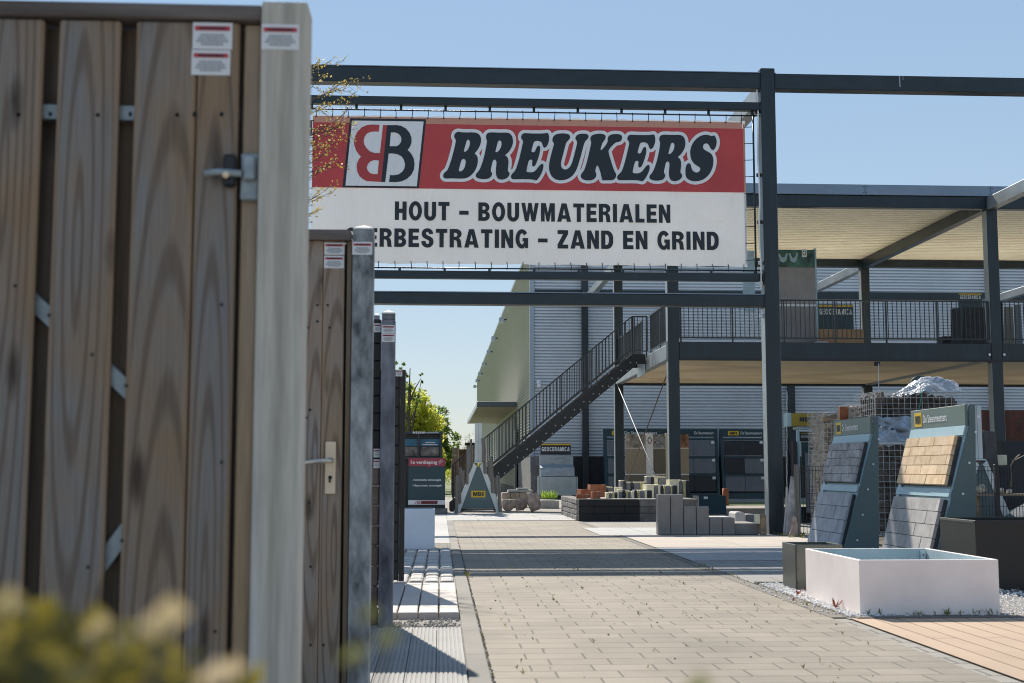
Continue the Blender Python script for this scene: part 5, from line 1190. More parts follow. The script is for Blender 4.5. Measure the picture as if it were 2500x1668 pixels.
# ================================================================== SLOPING SAMPLE DISPLAYS
def lectern(label, xb, xt, Yn, Yf, ztop, up, lo, pattern, yaw=0.0):
    r = thing('sample_display', label, 'sample display', (xb, Yn, 0), 'sloping sample displays on the right')
    zf = ztop-.205
    def S(u, v, d=0.0):                                  # u 0 far .. 1 near, v = height; d = proud of the sloping face
        x = xb + (xt-xb)*(v/ztop); return Vector((x-d*.97, Yf+(Yn-Yf)*u, v+d*.2))
    for y0 in (Yn-.025, Yf):
        MB().prism([(xb-.02,0),(xb+.42,0),(xt+.035,ztop),(xt-.03,ztop),(xt-.03,zf)], lambda u, v: (u, y0, v), (0, .025, 0)).build('side_panel', tealp, r, .003)
    hd = MB().box(xt-.06, Yn, zf+.012, xt-.032, Yf-.001, ztop+.004).build('header', tealh, r, .003)
    W = Yf-Yn
    MB().box(xt-.064, Yf-.08*W, zf+.035, xt-.061, Yf-.22*W, zf+.18).build('yellow_plate', yellow, hd)
    m = MB(); glyphs(m, 'MBI', plane_fn((xt-.067, Yf-.10*W, zf+.065), (0,-1,0), ZA, .10*W, .085), 1.0); m.build('lettering', inkm, hd)
    m = MB(); btext(m, 'De Steenmeesters', plane_fn((xt-.064, Yf-.25*W, zf+.07), (0,-1,0), ZA, .44*W, .08), .012); m.build('lettering', offw, hd)
    def slab(u0, u1, v0, v1, d0, d1, nm, mt, parent=r):
        m = MB(); q = [S(u0,v0,d0),S(u1,v0,d0),S(u1,v1,d0),S(u0,v1,d0),S(u0,v0,d1),S(u1,v0,d1),S(u1,v1,d1),S(u0,v1,d1)]
        m.add(q, [(3,2,1,0),(4,5,6,7),(0,1,5,4),(2,3,7,6),(1,2,6,5),(3,0,4,7)]); return m.build(nm, mt, parent)
    slab(.0, 1, .03, zf+.01, -.03, -.01, 'back_board', paleblue)
    slab(.0, 1, zf-.085, zf+.008, -.005, .012, 'top_bar', paleblue); slab(0, .06, .03, zf-.09, -.005, .01, 'far_bar', paleblue)
    slab(0, 1, .745, .82, -.005, .02, 'middle_bar', paleblue); slab(0, 1, .02, .07, -.005, .02, 'lower_bar', tealp)
    for v0, v1, mt, rows in ((.845, zf-.10, up, 5), (.09, .715, lo, pattern)):
        bs_ = slab(.055, .965, v0, v1, .0, .03, 'sample_panel', darkbase)
        m = MB(); hv = (v1-v0)/rows; wu = .272*1.5/W if W > .1 else .2; rg = random.Random(int(v0*100))
        for i in range(rows):
            u = .058; o = wu*(.45 if i % 2 else .9)
            if rows == 4: o = wu*(1.0 if i % 2 == 0 else .55)
            while u < .96:
                u2 = min(u+o, .962); o = wu; d = .06+rg.uniform(0, .004)
                q = [S(u+.003,v0+i*hv+.003,.031),S(u2-.003,v0+i*hv+.003,.031),S(u2-.003,v0+(i+1)*hv-.003,.031),S(u+.003,v0+(i+1)*hv-.003,.031)]
                q += [p+Vector((-d*.97+.03, 0, d*.2)) for p in q]
                m.add(q, [(3,2,1,0),(4,5,6,7),(0,1,5,4),(2,3,7,6),(1,2,6,5),(3,0,4,7)]); u = u2
        m.build('tiles', mt, bs_)
    rv = MB()
    for t in (.12, .3, .48, .66, .84, .93): rv.disc((xb+.12+(xt-xb-.03)*t, Yn-.025, t*ztop), .011, n=8, h=.006)
    for dx in (.05, .08, .22, .38, .40): rv.disc((xb+dx, Yn-.025, .05+(.03 if dx == .40 else 0)), .008, n=8, h=.006)
    rv.build('rivets', white, r)
lectern('sloping display with slate and blue grey tiles beside the mesh fence', 4.645, 5.07, 14.6, 15.98, 1.62, slate, bluet, 4)
lectern('sloping display with sand coloured tiles above grey ones', 4.62, 5.05, 11.85, 13.25, 1.62, sandt, greyt2, 5)

# ================================================================== MESH FENCE, GABIONS AND YARD STOCK ON THE RIGHT
fy = 18.9
mf = thing('mesh_fence', 'low black double wire mesh fence behind the sloping displays', 'fence', (5.3, fy, 0))
fx = [PX(1947,fy,1250), PX(2436,fy,1250), PX(2436,fy,1250)+2.5]
for i in range(len(fx)):
    po = MB().box(fx[i]-.03, fy-.02, 0, fx[i]+.03, fy+.04, PZ(1134,fy,2000)).build('post', compo if i else slatw, mf, .005)
fzt = PZ(1139,fy,2000)
for i in range(2):
    m_ = MB(); a, b = fx[i]+.04, fx[i+1]-.04; x = a
    while x < b:
        m_.box(x-.0035, fy-.002, .03, x+.0035, fy+.003, fzt); x += .05
    for z in (.06, .25, .45, .65, .85):
        for dy in (-.008, .006): m_.box(a, fy+dy-.0, z, b, fy+dy+.005, z+.006)
    for z0 in (fzt-.06, fzt):
        m_.box(a, fy-.05, z0-.006, b, fy-.044, z0)
    x = a
    while x < b: m_.bar((x, fy-.002, fzt-.085), (x+.02, fy-.05, fzt-.055), .004, .004); x += .05
    m_.build('mesh_panel', M('fence_wire', (.03,.031,.034), .35, .3, .2, 4) if not bpy.data.materials.get('fence_wire') else bpy.data.materials['fence_wire'], mf)
def gabion(label, x0, x1, Y, z0, z1, dep, rmat, seed, rsz, wire=M('cage_wire', (.45,.48,.50), .5, .3, .2, 9), pitch=.1):
    r = thing('gabion_basket', label, 'gabion', ((x0+x1)/2, Y, z0), 'wire gabion baskets behind the mesh fence')
    m = MB(); t = .006
    n = max(2, int(round((x1-x0)/pitch)))
    for i in range(n+1):
        x = x0+(x1-x0)*i/n; m.box(x-t/2, Y-t, z0, x+t/2, Y, z1)
    k_ = max(2, int(round((z1-z0)/pitch)))
    for j in range(k_+1):
        z = z0+(z1-z0)*j/k_; m.box(x0, Y-2*t, z-t/2, x1, Y-t, z+t/2); m.box(x0-t, Y, z-t/2, x0, Y+dep, z+t/2)
    n2 = max(2, int(round(dep/pitch)))
    for i in range(n2+1):
        y = Y+dep*i/n2; m.box(x0-2*t, y-t/2, z0, x0-t, y+t/2, z1)
    for i in range(n+1):
        x = x0+(x1-x0)*i/n; m.box(x-t/2, Y, z1-t, x+t/2, Y+dep, z1)
    m.build('wire_cage', wire, r)
    rg = random.Random(seed); m = MB()
    z = z0+rsz*.5
    while z < z1-rsz*.55:
        x = x0+rsz*.6
        while x < x1-rsz*.4:
            q = rsz*rg.uniform(.75, 1.2); m.ball((x, Y+rsz*.7+rg.uniform(0,.06), z+rg.uniform(-.03,.03)), q*.6, rg, .22, 8, 6, (rg.uniform(.9,1.25), .9, rg.uniform(.65,1.0)), 0, False); x += q*.95
        y = Y+rsz*.7
        while y < Y+dep-rsz*.4:
            q = rsz*rg.uniform(.75, 1.2); m.ball((x0+rsz*.65, y, z+rg.uniform(-.03,.03)), q*.6, rg, .22, 8, 6, (.9, rg.uniform(.9,1.25), rg.uniform(.65,1.0)), 0, False); y += q*.95
        z += rsz*.72
    m.box(x0+rsz, Y+rsz*1.0, z0, x1-.03, Y+dep-.03, z1-rsz*.8)
    o = m.build('stone_fill', rmat, r); o['kind'] = 'stuff'
    return r
GYb = 20.6; ga, gb_ = PX(2137,GYb,1000), PX(2352,GYb,1000)
gabion('wire basket of large dark rocks on top of another basket', ga, gb_, GYb, PZ(1040,GYb,2200), PZ(957,GYb,2200), 1.0, gabrock, 31, .17)
gabion('wire basket of dark rocks standing on the ground below plastic', ga+.02, gb_, GYb+.02, .0, PZ(1085,GYb,2200), 1.0, gabrock, 32, .17)
gabion('narrow wire basket with cream rubble beside the yellow sign', PX(2012,21.6,1100), PX(2050,21.6,1100), 21.6, 0, PZ(1003,21.6,2030), .9, rubble, 33, .09, pitch=.075)
gabion('wire basket with pale rubble next to a rusty plate', PX(2078,21.9,1100), PX(2132,21.9,1100), 21.9, 0, PZ(986,21.9,2100), .9, rubble, 34, .10, pitch=.075)
solo(MB().box(PX(2050.5,22,1010),22.0,0,PX(2077,22,1010),22.06,PZ(993,22,2060)), 'corten_plate', corten, 'upright rust brown steel plate between two rubble baskets', 'steel plate', None, .005)
solo(MB().bar(P(2008,1024,21.3), P(2042,1016,21.3), .09, .075), 'timber_offcut', palletw, 'pale timber offcut resting across the narrow rubble basket', 'timber', None, .006)
# crumpled plastic sheets
def crumple(x0, x1, Y0, Y1, zf, seed, nx=34, ny=16):
    rg = random.Random(seed); ph = [(rg.uniform(3,11), rg.uniform(3,11), rg.uniform(0,6.28), rg.uniform(.01,.035)) for _ in range(9)]
    vs = []; fs = []
    for j in range(ny+1):
        for i in range(nx+1):
            u, v = i/nx, j/ny; x, y, z = zf(u, v); d = sum(a*abs(math.sin(f*u*2+g*v*1.5+p)) for f, g, p, a in ph); e = sum(a*math.sin(g*u*3+f*v*2+p) for f, g, p, a in ph)
            vs.append((x+e*.5, y-e*.4, z+d-.08))
    for j in range(ny):
        for i in range(nx): fs.append((j*(nx+1)+i, j*(nx+1)+i+1, (j+1)*(nx+1)+i+1, (j+1)*(nx+1)+i))
    return MB().add(vs, fs, 0, True)
gt_ = PZ(957,GYb,2200)
xa, xb = PX(2205,GYb,930), PX(2350,GYb,930)
def zf1(u, v):
    return (xa+(xb-xa)*u, GYb-.02+v*.7, gt_-.14+ .29*(math.sin(min(1,u*1.9)*math.pi*.55)**2)*math.sin(math.pi*(.12+.76*v))*(1-.5*max(0,u-.75)*4*.5) + .06*v)
solo(crumple(0,0,0,0,zf1,41), 'plastic_sheet', plastic, 'crumpled clear plastic sheet heaped on the top rock basket', 'plastic sheet')
za, zb_ = PZ(1095,GYb,2200), PZ(1036,GYb,2200)
def zf2(u, v): return (ga-.02+(gb_-ga-.2)*u, GYb-.06-.05*math.sin(u*9)*v, za+(zb_-za)*v+.08)
solo(crumple(0,0,0,0,zf2,43,30,10), 'plastic_sheet', M('blue_film', (.28,.36,.46), .25, 0, .4, 5, .3, 8), 'blue grey plastic film wrapped between the two rock baskets', 'plastic sheet')
solo(MB().tube([P(2251,950,GYb-.02), P(2247,985,GYb-.025), P(2240,1010,GYb-.025)], .008, 5), 'strap', M('green_strap', (.06,.30,.22), .5, 0, .1, 5), 'thin green strap hanging down the top rock basket', 'strap')
rs = thing('round_sign', 'dark round sign disc peeking over the rock basket', 'sign', (PX(2246,22.3), 22.3, 0))
cz_ = P(2246, 945, 22.3); MB().disc((cz_.x,22.3,cz_.z), PX(2273,22.3)-PX(2246,22.3), n=32, h=.03).build('disc', petrol, rs); MB().disc((cz_.x-.02,22.265,cz_.z+.05), .05, n=4, h=.004).build('emblem', paleblue, rs); MB().box(cz_.x-.03,22.34,0,cz_.x+.03,22.4,cz_.z+.1).build('pole', black_steel, rs)
# yellow topped rack
yy_ = 24.0
yr = thing('sample_rack', 'sample rack under a mustard yellow box sign left of the baskets', 'sample rack', (PX(1965,yy_), yy_, 0))
a, b = PX(1933,yy_,1020), PX(2003,yy_,1020)
hd = MB().box(a, yy_, PZ(1040,yy_,1960), b, yy_+.35, PZ(1009,yy_,1960)).build('header', dyellow, yr, .005)
MB().box(a-.07, yy_+.02, PZ(1041,yy_,1960), a-.001, yy_+.33, PZ(1008,yy_,1960)).build('header_end', paleblue, yr)
m_ = MB(); glyphs(m_, 'MBI', plane_fn((PX(1955,yy_),yy_-.004,PZ(1028,yy_)), XA, ZA, PX(1981,yy_)-PX(1955,yy_), PZ(1017,yy_)-PZ(1028,yy_)), 1.0); m_.build('lettering', inkm, hd)
MB().box(a+.1, yy_+.05, PZ(1047,yy_), b, yy_+.3, PZ(1040.5,yy_)).build('header_lip', paleblue, yr)
MB().box(PX(1946,yy_), yy_-.05, 0, PX(1952,yy_), yy_+.02, PZ(1051,yy_)).build('upright', paleblue, yr)
MB().box(PX(1924,yy_), yy_+.1, 0, PX(1931,yy_), yy_+.16, PZ(1041,yy_)).build('upright', black_steel, yr)
nb = MB().box(PX(1953,yy_), yy_-.03, PZ(1077,yy_), PX(1985,yy_), yy_+.0, PZ(1053,yy_)).build('black_board', blackp, yr)
MB().box(PX(1956,yy_), yy_-.034, PZ(1058,yy_), PX(1982,yy_), yy_-.031, PZ(1056,yy_)).build('yellow_line', dyellow, nb)
m_ = MB(); glyphs(m_, 'GEOCERAMICA', plane_fn((PX(1955.5,yy_),yy_-.034,PZ(1068,yy_)), XA, ZA, PX(1983,yy_)-PX(1955.5,yy_), .045), 1.4); m_.build('lettering', greyt, nb)
MB().box(PX(1956,yy_), yy_-.08, PZ(1140,yy_), PX(1997,yy_), yy_-.04, PZ(1079,yy_)).build('sample_slab', petrol, yr)
MB().box(PX(1962,yy_), yy_-.14, .2, PX(2007,yy_), yy_-.09, PZ(1105,yy_)).build('sample_slab', boardg, yr)
MB().box(PX(1934,yy_), yy_-.1, 0, PX(1944,yy_), yy_+.1, PZ(1078,yy_)).build('sample_slab', boardd, yr)
MB().box(PX(1990,yy_), yy_-.0, .3, PX(2004,yy_), yy_+.1, PZ(1041,yy_)).build('back_slab', boardo, yr)
for py in (1051, 1073): MB().box(PX(1997,yy_), yy_-.02, PZ(py+9,yy_), PX(2003,yy_), yy_-.005, PZ(py,yy_)).build('paper_tag', offw, yr)
MB().box(PX(1924,yy_), yy_+.17, 0, b, yy_+.35, .3).build('foot', black_steel, yr)
# leaning stone slabs by the gantry post
for a, b, t, Yy, mm, lab, ln in ((1920,1941,1162,19.05,slate,'broken slate slab leaning beside the gantry post',.07),(1914,1924,1187,19.15,concl,'thin pale stone slab leaning behind the slate slab',.05),(1928,1944,1262,18.85,rockm,'small brown stone at the foot of the leaning slate',.02)):
    x0, x1 = PX(a,Yy), PX(b,Yy); z1 = PZ(t,Yy)
    m_ = MB().prism([(x0-.03,.01),(x1,.01),(x1+.01,z1*.55),(x1-.01,z1*.97),(x0+(x1-x0)*.45,z1),(x0+.01,z1*.5)], lambda u, v: (u+ln*v*.5, Yy+ln*v, v), (0,.06,0))
    solo(m_, 'stone_slab', mm, lab, 'stone slab', None, .012)
# chains
for px, p0, p1_, Yy, lab in ((1921,955,1200,23.0,'thin chain hanging beside the gantry post'),(2145,886,960,25.2,'thin chain hanging from the terrace soffit')):
    pts = [P(px+(i%2)*.8, p0+(p1_-p0)*i/16, Yy) for i in range(17)]
    solo(MB().tube(pts, .008, 5), 'chain', zinc, lab, 'chain')
# stock behind the fence at the right edge
def heap(cx, cy, rx, ry, h, seed):
    rg = random.Random(seed); m = MB(); n, k_ = 28, 9; vs = [(cx, cy, h)]; fs = []
    for i in range(1, k_+1):
        for j in range(n):
            a = 2*math.pi*j/n; r = i/k_; vs.append((cx+rx*r*math.cos(a)*(1+.05*math.sin(3*a)), cy+ry*r*math.sin(a), h*(1-r)**1.1+rg.uniform(-.01,.02)))
    for j in range(n): fs.append((0, 1+j, 1+(j+1)%n))
    for i in range(k_-1):
        for j in range(n): fs.append((1+i*n+j, 1+(i+1)*n+j, 1+(i+1)*n+(j+1)%n, 1+i*n+(j+1)%n))
    return m.add(vs, fs)
solo(heap(PX(2560,20.5), 20.6, 1.3, .9, .62, 3), 'grit_heap', gritm, 'heap of blue grey grit behind the mesh fence at right', 'heap')
solo(MB().prism([(PX(2412,22),.0),(PX(2446,22),0),(PX(2434,22),PZ(1052,22)),(PX(2405,22),PZ(1049,22))], lambda u, v: (u,22,v), (0,.08,0)), 'stone_slab', M('dark_grey_slab', (.10,.095,.095), .85, 0, .3, 6, .4, 60), 'tall dark grey slab standing behind the mesh fence post', 'stone slab', None, .01)
rg = random.Random(9)
for i, (a, b, t, bt, lab) in enumerate(((2385,2408,1180,1204,'cream rubble stone left of the fence post'),(2424,2454,1190,1208,'broad cream rubble stone right of the fence post'),(2456,2472,1192,1207,'small pale rubble stone near the right edge'))):
    rock(a, b, t, bt, 19.9, 'rubble_stone', lab, rubble, 60+i, .8, .2, 'stone', 'rubble stones on the plank shelf', 8, 6)
sh_ = MB().box(PX(2370,19.9), 19.7, PZ(1212,19.9)-.0, PX(2520,19.9), 20.15, PZ(1207.5,19.9)); 
solo(sh_.box(PX(2376,19.9),19.8,0,PX(2384,19.9),20.0,PZ(1212,19.9)).box(PX(2505,19.9),19.8,0,PX(2513,19.9),20.0,PZ(1212,19.9)), 'plank_shelf', palletw, 'low dark plank shelf with stones behind the fence', 'shelf')
solo(MB().box(PX(2425,23),22.95,0,PX(2475,23),23.6,PZ(1136,23)-.01), 'storage_crate', boardd, 'dark crate under the cream stone block at right', 'crate', None, .01)
solo(MB().box(PX(2440,23),23,PZ(1136,23),PX(2460,23),23.5,PZ(1110,23)), 'stone_block', creamblk, 'cream stone block behind the tall dark slab', 'stone block', None, .01)
solo(MB().prism([(PX(2450,21.4),0),(PX(2530,21.4),0),(PX(2530,21.4),PZ(1098,21.4)),(PX(2475,21.4),PZ(1125,21.4))], lambda u, v: (u,21.4,v), (0,.06,0)), 'stone_slab', boardd, 'black sloping stone slab at the right edge behind the fence', 'stone slab', None, .01)
solo(MB().box(PX(2448,26),26,0,PX(2530,26),26.6,PZ(1075,26)), 'storage_cabinet', M('dark_cabinet', (.022,.024,.028), .6, 0, .2, 3), 'dark storage cabinet under the terrace at right', 'cabinet', None, .01)
solo(MB().tube([P(2468,1190,19.6), P(2470,1160,19.6), P(2468,1135,19.55), P(2480,1118,19.5), P(2490,1110,19.5)], .010, 6), 'dry_branch', wood_stile, 'thin dry branch rising through the mesh fence', 'branch')

# ================================================================== ON THE TERRACE
dz = DZ1
td = thing('tile_display', 'tall grey tile display with green photo header on the terrace', 'display stand', (PX(1947,30.2), 30.2, dz))
ty = 30.2; a, b = PX(1900,ty,720), PX(1991,ty,720)
MB().box(a, ty, PZ(652,ty,1950), b, ty+.08, PZ(610,ty,1950)).build('photo_header', M('green_photo', (.012,.05,.055), .4, 0, .8, 4, col2=(.07,.20,.14)), td)
hx0 = PX(1970,ty); MB().box(hx0, ty-.004, PZ(628,ty,1950), PX(1982,ty), ty-.001, PZ(608,ty,1950)).build('logo_tag', offw, td)
m_ = MB(); cxq, czq = (hx0+PX(1982,ty))/2, PZ(618,ty,1950); m_.fill([arc(cxq,czq,.045,.06,0,352,24), arc(cxq,czq,.028,.042,0,350,20)], lambda u, v: (u, ty-.006, v)); m_.build('emblem', inkm, td)
m_ = MB()
for u0, s in ((.02,.9),(.30,1.0)):
    ox = a+(b-a)*u0; oz = PZ(640,ty,1950)
    m_.fill([[(ox,oz+.22*s),(ox+.04,oz+.22*s),(ox+.09,oz+.1),(ox+.16,oz+.12),(ox+.2,oz+.24*s),(ox+.24,oz+.22*s),(ox+.19,oz+.02),(ox+.12,oz-.02),(ox+.05,oz+.02)]], lambda u, v: (u, ty-.004, v))
m_.build('pattern', paleblue, td)
MB().box(a, ty, PZ(742,ty,1950), b, ty+.08, PZ(653,ty,1950)).build('tile', M('terrace_tile', (.30,.28,.27), .7, 0, .15, 2, .1, 50), td)
MB().box(a, ty-.004, PZ(748,ty,1950), b, ty+.08, PZ(743,ty,1950)).build('white_ledge', offw, td)
MB().box(a, ty, dz+.03, b, ty+.08, PZ(749,ty,1950)).build('lower_tile', M('terrace_tile_dark', (.24,.225,.22), .7, 0, .15, 2, .1, 50), td)
MB().box(b+.001, ty-.01, dz-.02, b+.04, ty+.3, PZ(606,ty,1950)).build('side_frame', paleblue, td); MB().box(a-.03, ty-.01, dz-.02, a-.001, ty+.3, PZ(614,ty,1950)).build('side_frame', paleblue, td)
def nameboard(label, px0, px1, py0, Y, ty0, ty1, ybar):
    a, b = PX(px0,Y,780), PX(px1,Y,780); r = thing('name_board', label, 'sign', ((a+b)/2, Y, dz), 'petrol name boards on the terrace')
    MB().box(a, Y, dz-.02, b, Y+.06, PZ(py0,Y,px0)).build('board', petrol, r, .004)
    MB().box(a+.01, Y-.004, PZ(ybar[1],Y,px0), b-.01, Y-.001, PZ(ybar[0],Y,px0)).build('yellow_line', yellow, r)
    m = MB(); glyphs(m, 'GEOCERAMICA', plane_fn((a+.03,Y-.004,PZ(ty1,Y,px0)), XA, ZA, b-a-.06, PZ(ty0,Y,px0)-PZ(ty1,Y,px0)), 1.6); m.build('lettering', offw, r)
nameboard('petrol board with yellow line beside the tall tile display', 1998, 2084, 743, 31.6, 754, 768, (745, 749))
nameboard('petrol board with yellow line above the dark stone slabs', 2343, 2399, 715, 31.0, 721, 730, (716.5, 719.5))
MB_ = MB()
for i in range(5): MB_.box(PX(2006+i*4,29.4), 29.4+i*.12, dz, PX(2118-i*3,29.4), 29.45+i*.12, PZ(804+i*2,29.4,2060))
solo(MB_, 'timber_stack', M('honey_wood', (.36,.20,.09), .6, 0, .15, 4, stretch=(.2,1,1)), 'honey coloured wooden panels stacked on the terrace floor', 'timber stack')
solo(MB().box(PX(2003,28.8),28.8,dz,PX(2030,28.8),29.2,dz+.12).box(PX(2030,28.8),28.85,dz,PX(2084,28.8),29.2,dz+.07), 'stone_slab', concl, 'pale slabs lying in front of the honey wooden panels', 'slabs', None, .005)
solo(MB().box(PX(2138,29),29,dz,PX(2225,29),29.6,dz+.12).box(PX(2226,29),29,dz,PX(2312,29),29.6,dz+.11), 'stone_slab', creamblk, 'two flat cream slabs lying along the terrace railing', 'slabs', None, .005)
for a, b, t, mm, lab in ((2321,2350,752,boardd,'charcoal slab upright at the left of the dark terrace pair'),(2352,2408,750,M('dark_brick_panel', (.035,.033,.033), .8, 0, .4, 8, .4, 40),'broad dark brick panel upright near the terrace column'),(2452,2476,748,boardo,'olive grey slab upright right of the terrace column'),(2478,2496,744,boardg,'grey slab upright at the far right of the terrace'),(2500,2530,746,boardd,'charcoal slab upright beyond the far right slab')):
    x0, x1 = PX(a,29.8,780), PX(b,29.8,780)
    solo(MB().prism([(x0,dz),(x1,dz),(x1-.02,PZ(t,29.8,a)),(x0+.03,PZ(t+1,29.8,a))], lambda u, v: (u,29.8,v), (0,.07,0)), 'upright_slab', mm, lab, 'slab', None, .01)
solo(MB().box(PX(2312,30.3),30.3,dz,PX(2352,30.3),30.6,dz+.42), 'storage_crate', boardd, 'low dark crate behind the charcoal terrace slab', 'crate', None, .01)
sbx = thing('price_board', 'pale price board on the terrace beside the banner edge', 'sign', (PX(1846,29.5), 29.5, dz))
MB().box(PX(1823,29.5), 29.5, dz+.9, PX(1852,29.5), 29.55, PZ(612,29.5,1840)).build('board', paleblue, sbx); MB().box(PX(1824,29.5),29.52,dz-.02,PX(1827,29.5),29.56,dz+.9).box(PX(1846,29.5),29.52,dz-.02,PX(1850,29.5),29.56,dz+.9).build('legs', zinc, sbx)
m_ = MB(); btext(m_, 'SA', plane_fn((PX(1838,29.5),29.496,PZ(626,29.5,1840)), XA, ZA, .13, .07), 0); m_.build('lettering', greyt, sbx)

# ================================================================== FAR LEFT: STACKS, TREES
rg = random.Random(14)
for i, (a, b, t, Y, mm, lab) in enumerate(((1104,1122,1090,60,rubble,'tall pallet of pale bricks at the far end of the yard'),(1120,1145,1096,58,M('brick_stack', (.22,.13,.09), .9, 0, .3, 4, isl=.3),'pallet of brown bricks beside the pale brick pallet'),(1140,1166,1087,64,rubble,'dark topped brick pallet behind the pyramid mast'),(1102,1118,1118,54,M('old_brick', (.30,.17,.12), .9, 0, .3, 4, isl=.3),'low pallet of reddish bricks nearest the stair rail'))):
    x0, x1 = PX(a,Y), PX(b,Y); z1 = PZ(t,Y); r = thing('brick_pallet', lab, 'brick pallet', ((x0+x1)/2, Y, 0), 'brick pallets at the far end')
    MB().box(x0,Y,0,x1,Y+1,.06).box(x0,Y,.10,x1,Y+1,.14).box(x0,Y,.06,x0+.1,Y+1,.10).box(x1-.1,Y,.06,x1,Y+1,.10).build('pallet', palletw, r)
    m = MB(); rows = int((z1-.15)/.1)
    for j in range(rows):
        x = x0
        while x < x1-.02: x2 = min(x1, x+rg.uniform(.2,.28)); m.box(x+.003, Y+rg.uniform(0,.02), .15+j*.1, x2-.003, Y+.95, .15+j*.1+.095); x = x2
    m.build('bricks', mm, r)
    if i == 2: MB().box(x0-.1, Y-.05, .15+rows*.1, x1+.1, Y+1, .15+rows*.1+.12).build('cover_sheet', boardd, r)
bark = M('bark', (.10,.08,.06), .9, 0, .3, 8, .5, 30)
leaf_y = leafmat('spring_leaf', (.44,.50,.06), (.80,.78,.16), .6); leaf_g = leafmat('green_leaf', (.10,.18,.03), (.28,.38,.07), .55); leaf_p = leafmat('pale_bud', (.32,.31,.22), (.45,.42,.30), .4)
def tree(label, x, y, h, blobs, mat, n, ls, seed, nb=7, name='tree'):
    r = thing(name, label, 'tree', (x, y, 0)); rg = random.Random(seed); m = MB()
    m.tube([(x,y,0),(x+.05,y,h*.3),(x-.04,y+.03,h*.6),(x+.02,y,h*.92)], [h*.022, h*.016, h*.010, h*.003], 8)
    for i in range(nb):
        bl_ = blobs[i % len(blobs)]; z = h*rg.uniform(.25,.75); e = Vector((x+bl_[0]+rg.uniform(-.4,.4)*bl_[3], y+bl_[1]+rg.uniform(-.4,.4)*bl_[3], bl_[2]+rg.uniform(-.2,.5)*bl_[3]))
        s = Vector((x, y, z)); m.tube([s, s.lerp(e,.5)+Vector((0,0,.08*h*rg.random())), e], [h*.008, h*.005, h*.002], 5)
    m.build('trunk', bark, r)
    m = MB()
    tot = sum(b[3]**2 for b in blobs)
    for b in blobs:
        k_ = int(n*b[3]**2/tot)
        nc = max(4, k_//26)
        for _ in range(nc):
            d = Vector((rg.gauss(0,1), rg.gauss(0,1), rg.gauss(0,1))).normalized()*(rg.random()**.45)*b[3]
            c = (x+b[0]+d.x, y+b[1]+d.y, b[2]+d.z*b[4]); leaves(m, c, (b[3]*.24,)*3, 26, ls, rg)
    m.build('crown', mat, r)
    return r
tree('yellow green spring tree behind the display cabinet', PX(1012,56), 56, 5.0, [(0,0,3.6,1.0,1.1),(-.6,.3,2.7,1.0,1.0),(.45,.1,2.9,.9,1.0),(.0,-.2,2.0,1.0,.9),(-.9,.2,3.7,.8,1.0),(.7,.1,1.7,.6,.9)], leaf_y, 9000, .10, 51, 9)
tree('darker green tree with loose crown beside the yellow green one', PX(1062,61), 61, 4.4, [(0,0,3.3,.75,1.1),(.35,.2,2.4,.85,1.0),(-.3,0,2.2,.9,1.0),(.55,0,1.5,.7,.9)], leaf_g, 5000, .08, 52, 8)
tree('tall thin sapling with wispy shoots above the yellow tree', PX(998,52), 52, 5.6, [(0,0,4.4,.32,2.0),(.35,0,3.7,.3,1.8),(-.2,0,3.3,.4,1.4),(.5,.1,4.7,.12,2.6)], leaf_g, 700, .055, 53, 8)
tree('dark conifer top just behind the slate post', PX(978,58), 58, 6.2, [(0,0,5.4,.35,1.9),(0,0,4.4,.6,1.3),(0,0,3.3,.8,1.1)], leaf_g, 1800, .06, 54, 6)
tree('pale bare tree beyond the warehouse canopy', PX(1145,95), 95, 4.0, [(0,0,3.0,.9,1.0),(.6,0,2.4,.8,.9),(-.6,0,2.3,.7,.9)], leaf_p, 900, .035, 55, 40)
bs_m = MB(); rg = random.Random(77)
for i in range(10): leaves(bs_m, (PX(1050,66)+i*.28, 66+rg.uniform(-1,1), rg.uniform(.5,1.3)), (.5,.5,.6), 230, .07, rg)
o = bs_m.build('hedge', leaf_y); tag(o, 'bright yellow green hedge along the far end of the yard', 'hedge')
tl = MB()
for i in range(70): tl.ball((-70+i*4.5+rg.uniform(-1,1), 230+rg.uniform(-12,12), 2.2), rg.uniform(2,3.4), rg, .25, 8, 6, (1.2,1,.9))
o = tl.build('far_trees', M('far_trees', (.05,.085,.035), .9, 0, .4, .6)); o['kind'] = 'stuff'

# budding shrub branches reaching in from behind the near post
bt = thing('budding_tree', 'slender tree with bare twigs and yellow buds in front of the banner', 'tree', (-2.5, 15.2, 0)); rg = random.Random(88); m = MB(); bud = MB()
m.tube([(-2.5,15.2,0),(-2.45,15.2,1.8),(-2.4,15.25,3.4),(-2.3,15.2,4.7)], [.06,.05,.035,.015], 8)
def twig(p, d, l_, r0, lev):
    pts = [p]; n = 5; q = Vector(p); dd = Vector(d)
    for i in range(n):
        dd = dd + Vector((rg.gauss(0,.1), rg.gauss(0,.1), rg.gauss(.0,.1))); dd.z = min(dd.z, .6 if q.z < 6.0 else .0); dd.normalize(); q = q + dd*l_/n; pts.append(q.copy())
        if lev < 3 and i > 0 and rg.random() < .8: twig(q, (dd+Vector((rg.gauss(.1,.4), rg.gauss(0,.5), rg.gauss(.05,.3)))).normalized(), l_*rg.uniform(.25,.42), r0*.6, lev+1)
        if lev >= 1 or i > 2:
            for _ in range(rg.choice((0,0,1)) if lev >= 2 else rg.choice((0,1))):
                c = q+Vector((rg.gauss(0,.02), rg.gauss(0,.02), rg.gauss(0,.02))); leaves(bud, c, (.008,)*3, 2, rg.uniform(.011,.021), rg, .6)
    m.tube(pts, [r0*(1-.75*i/n) for i in range(n+1)], 4, cap=False)
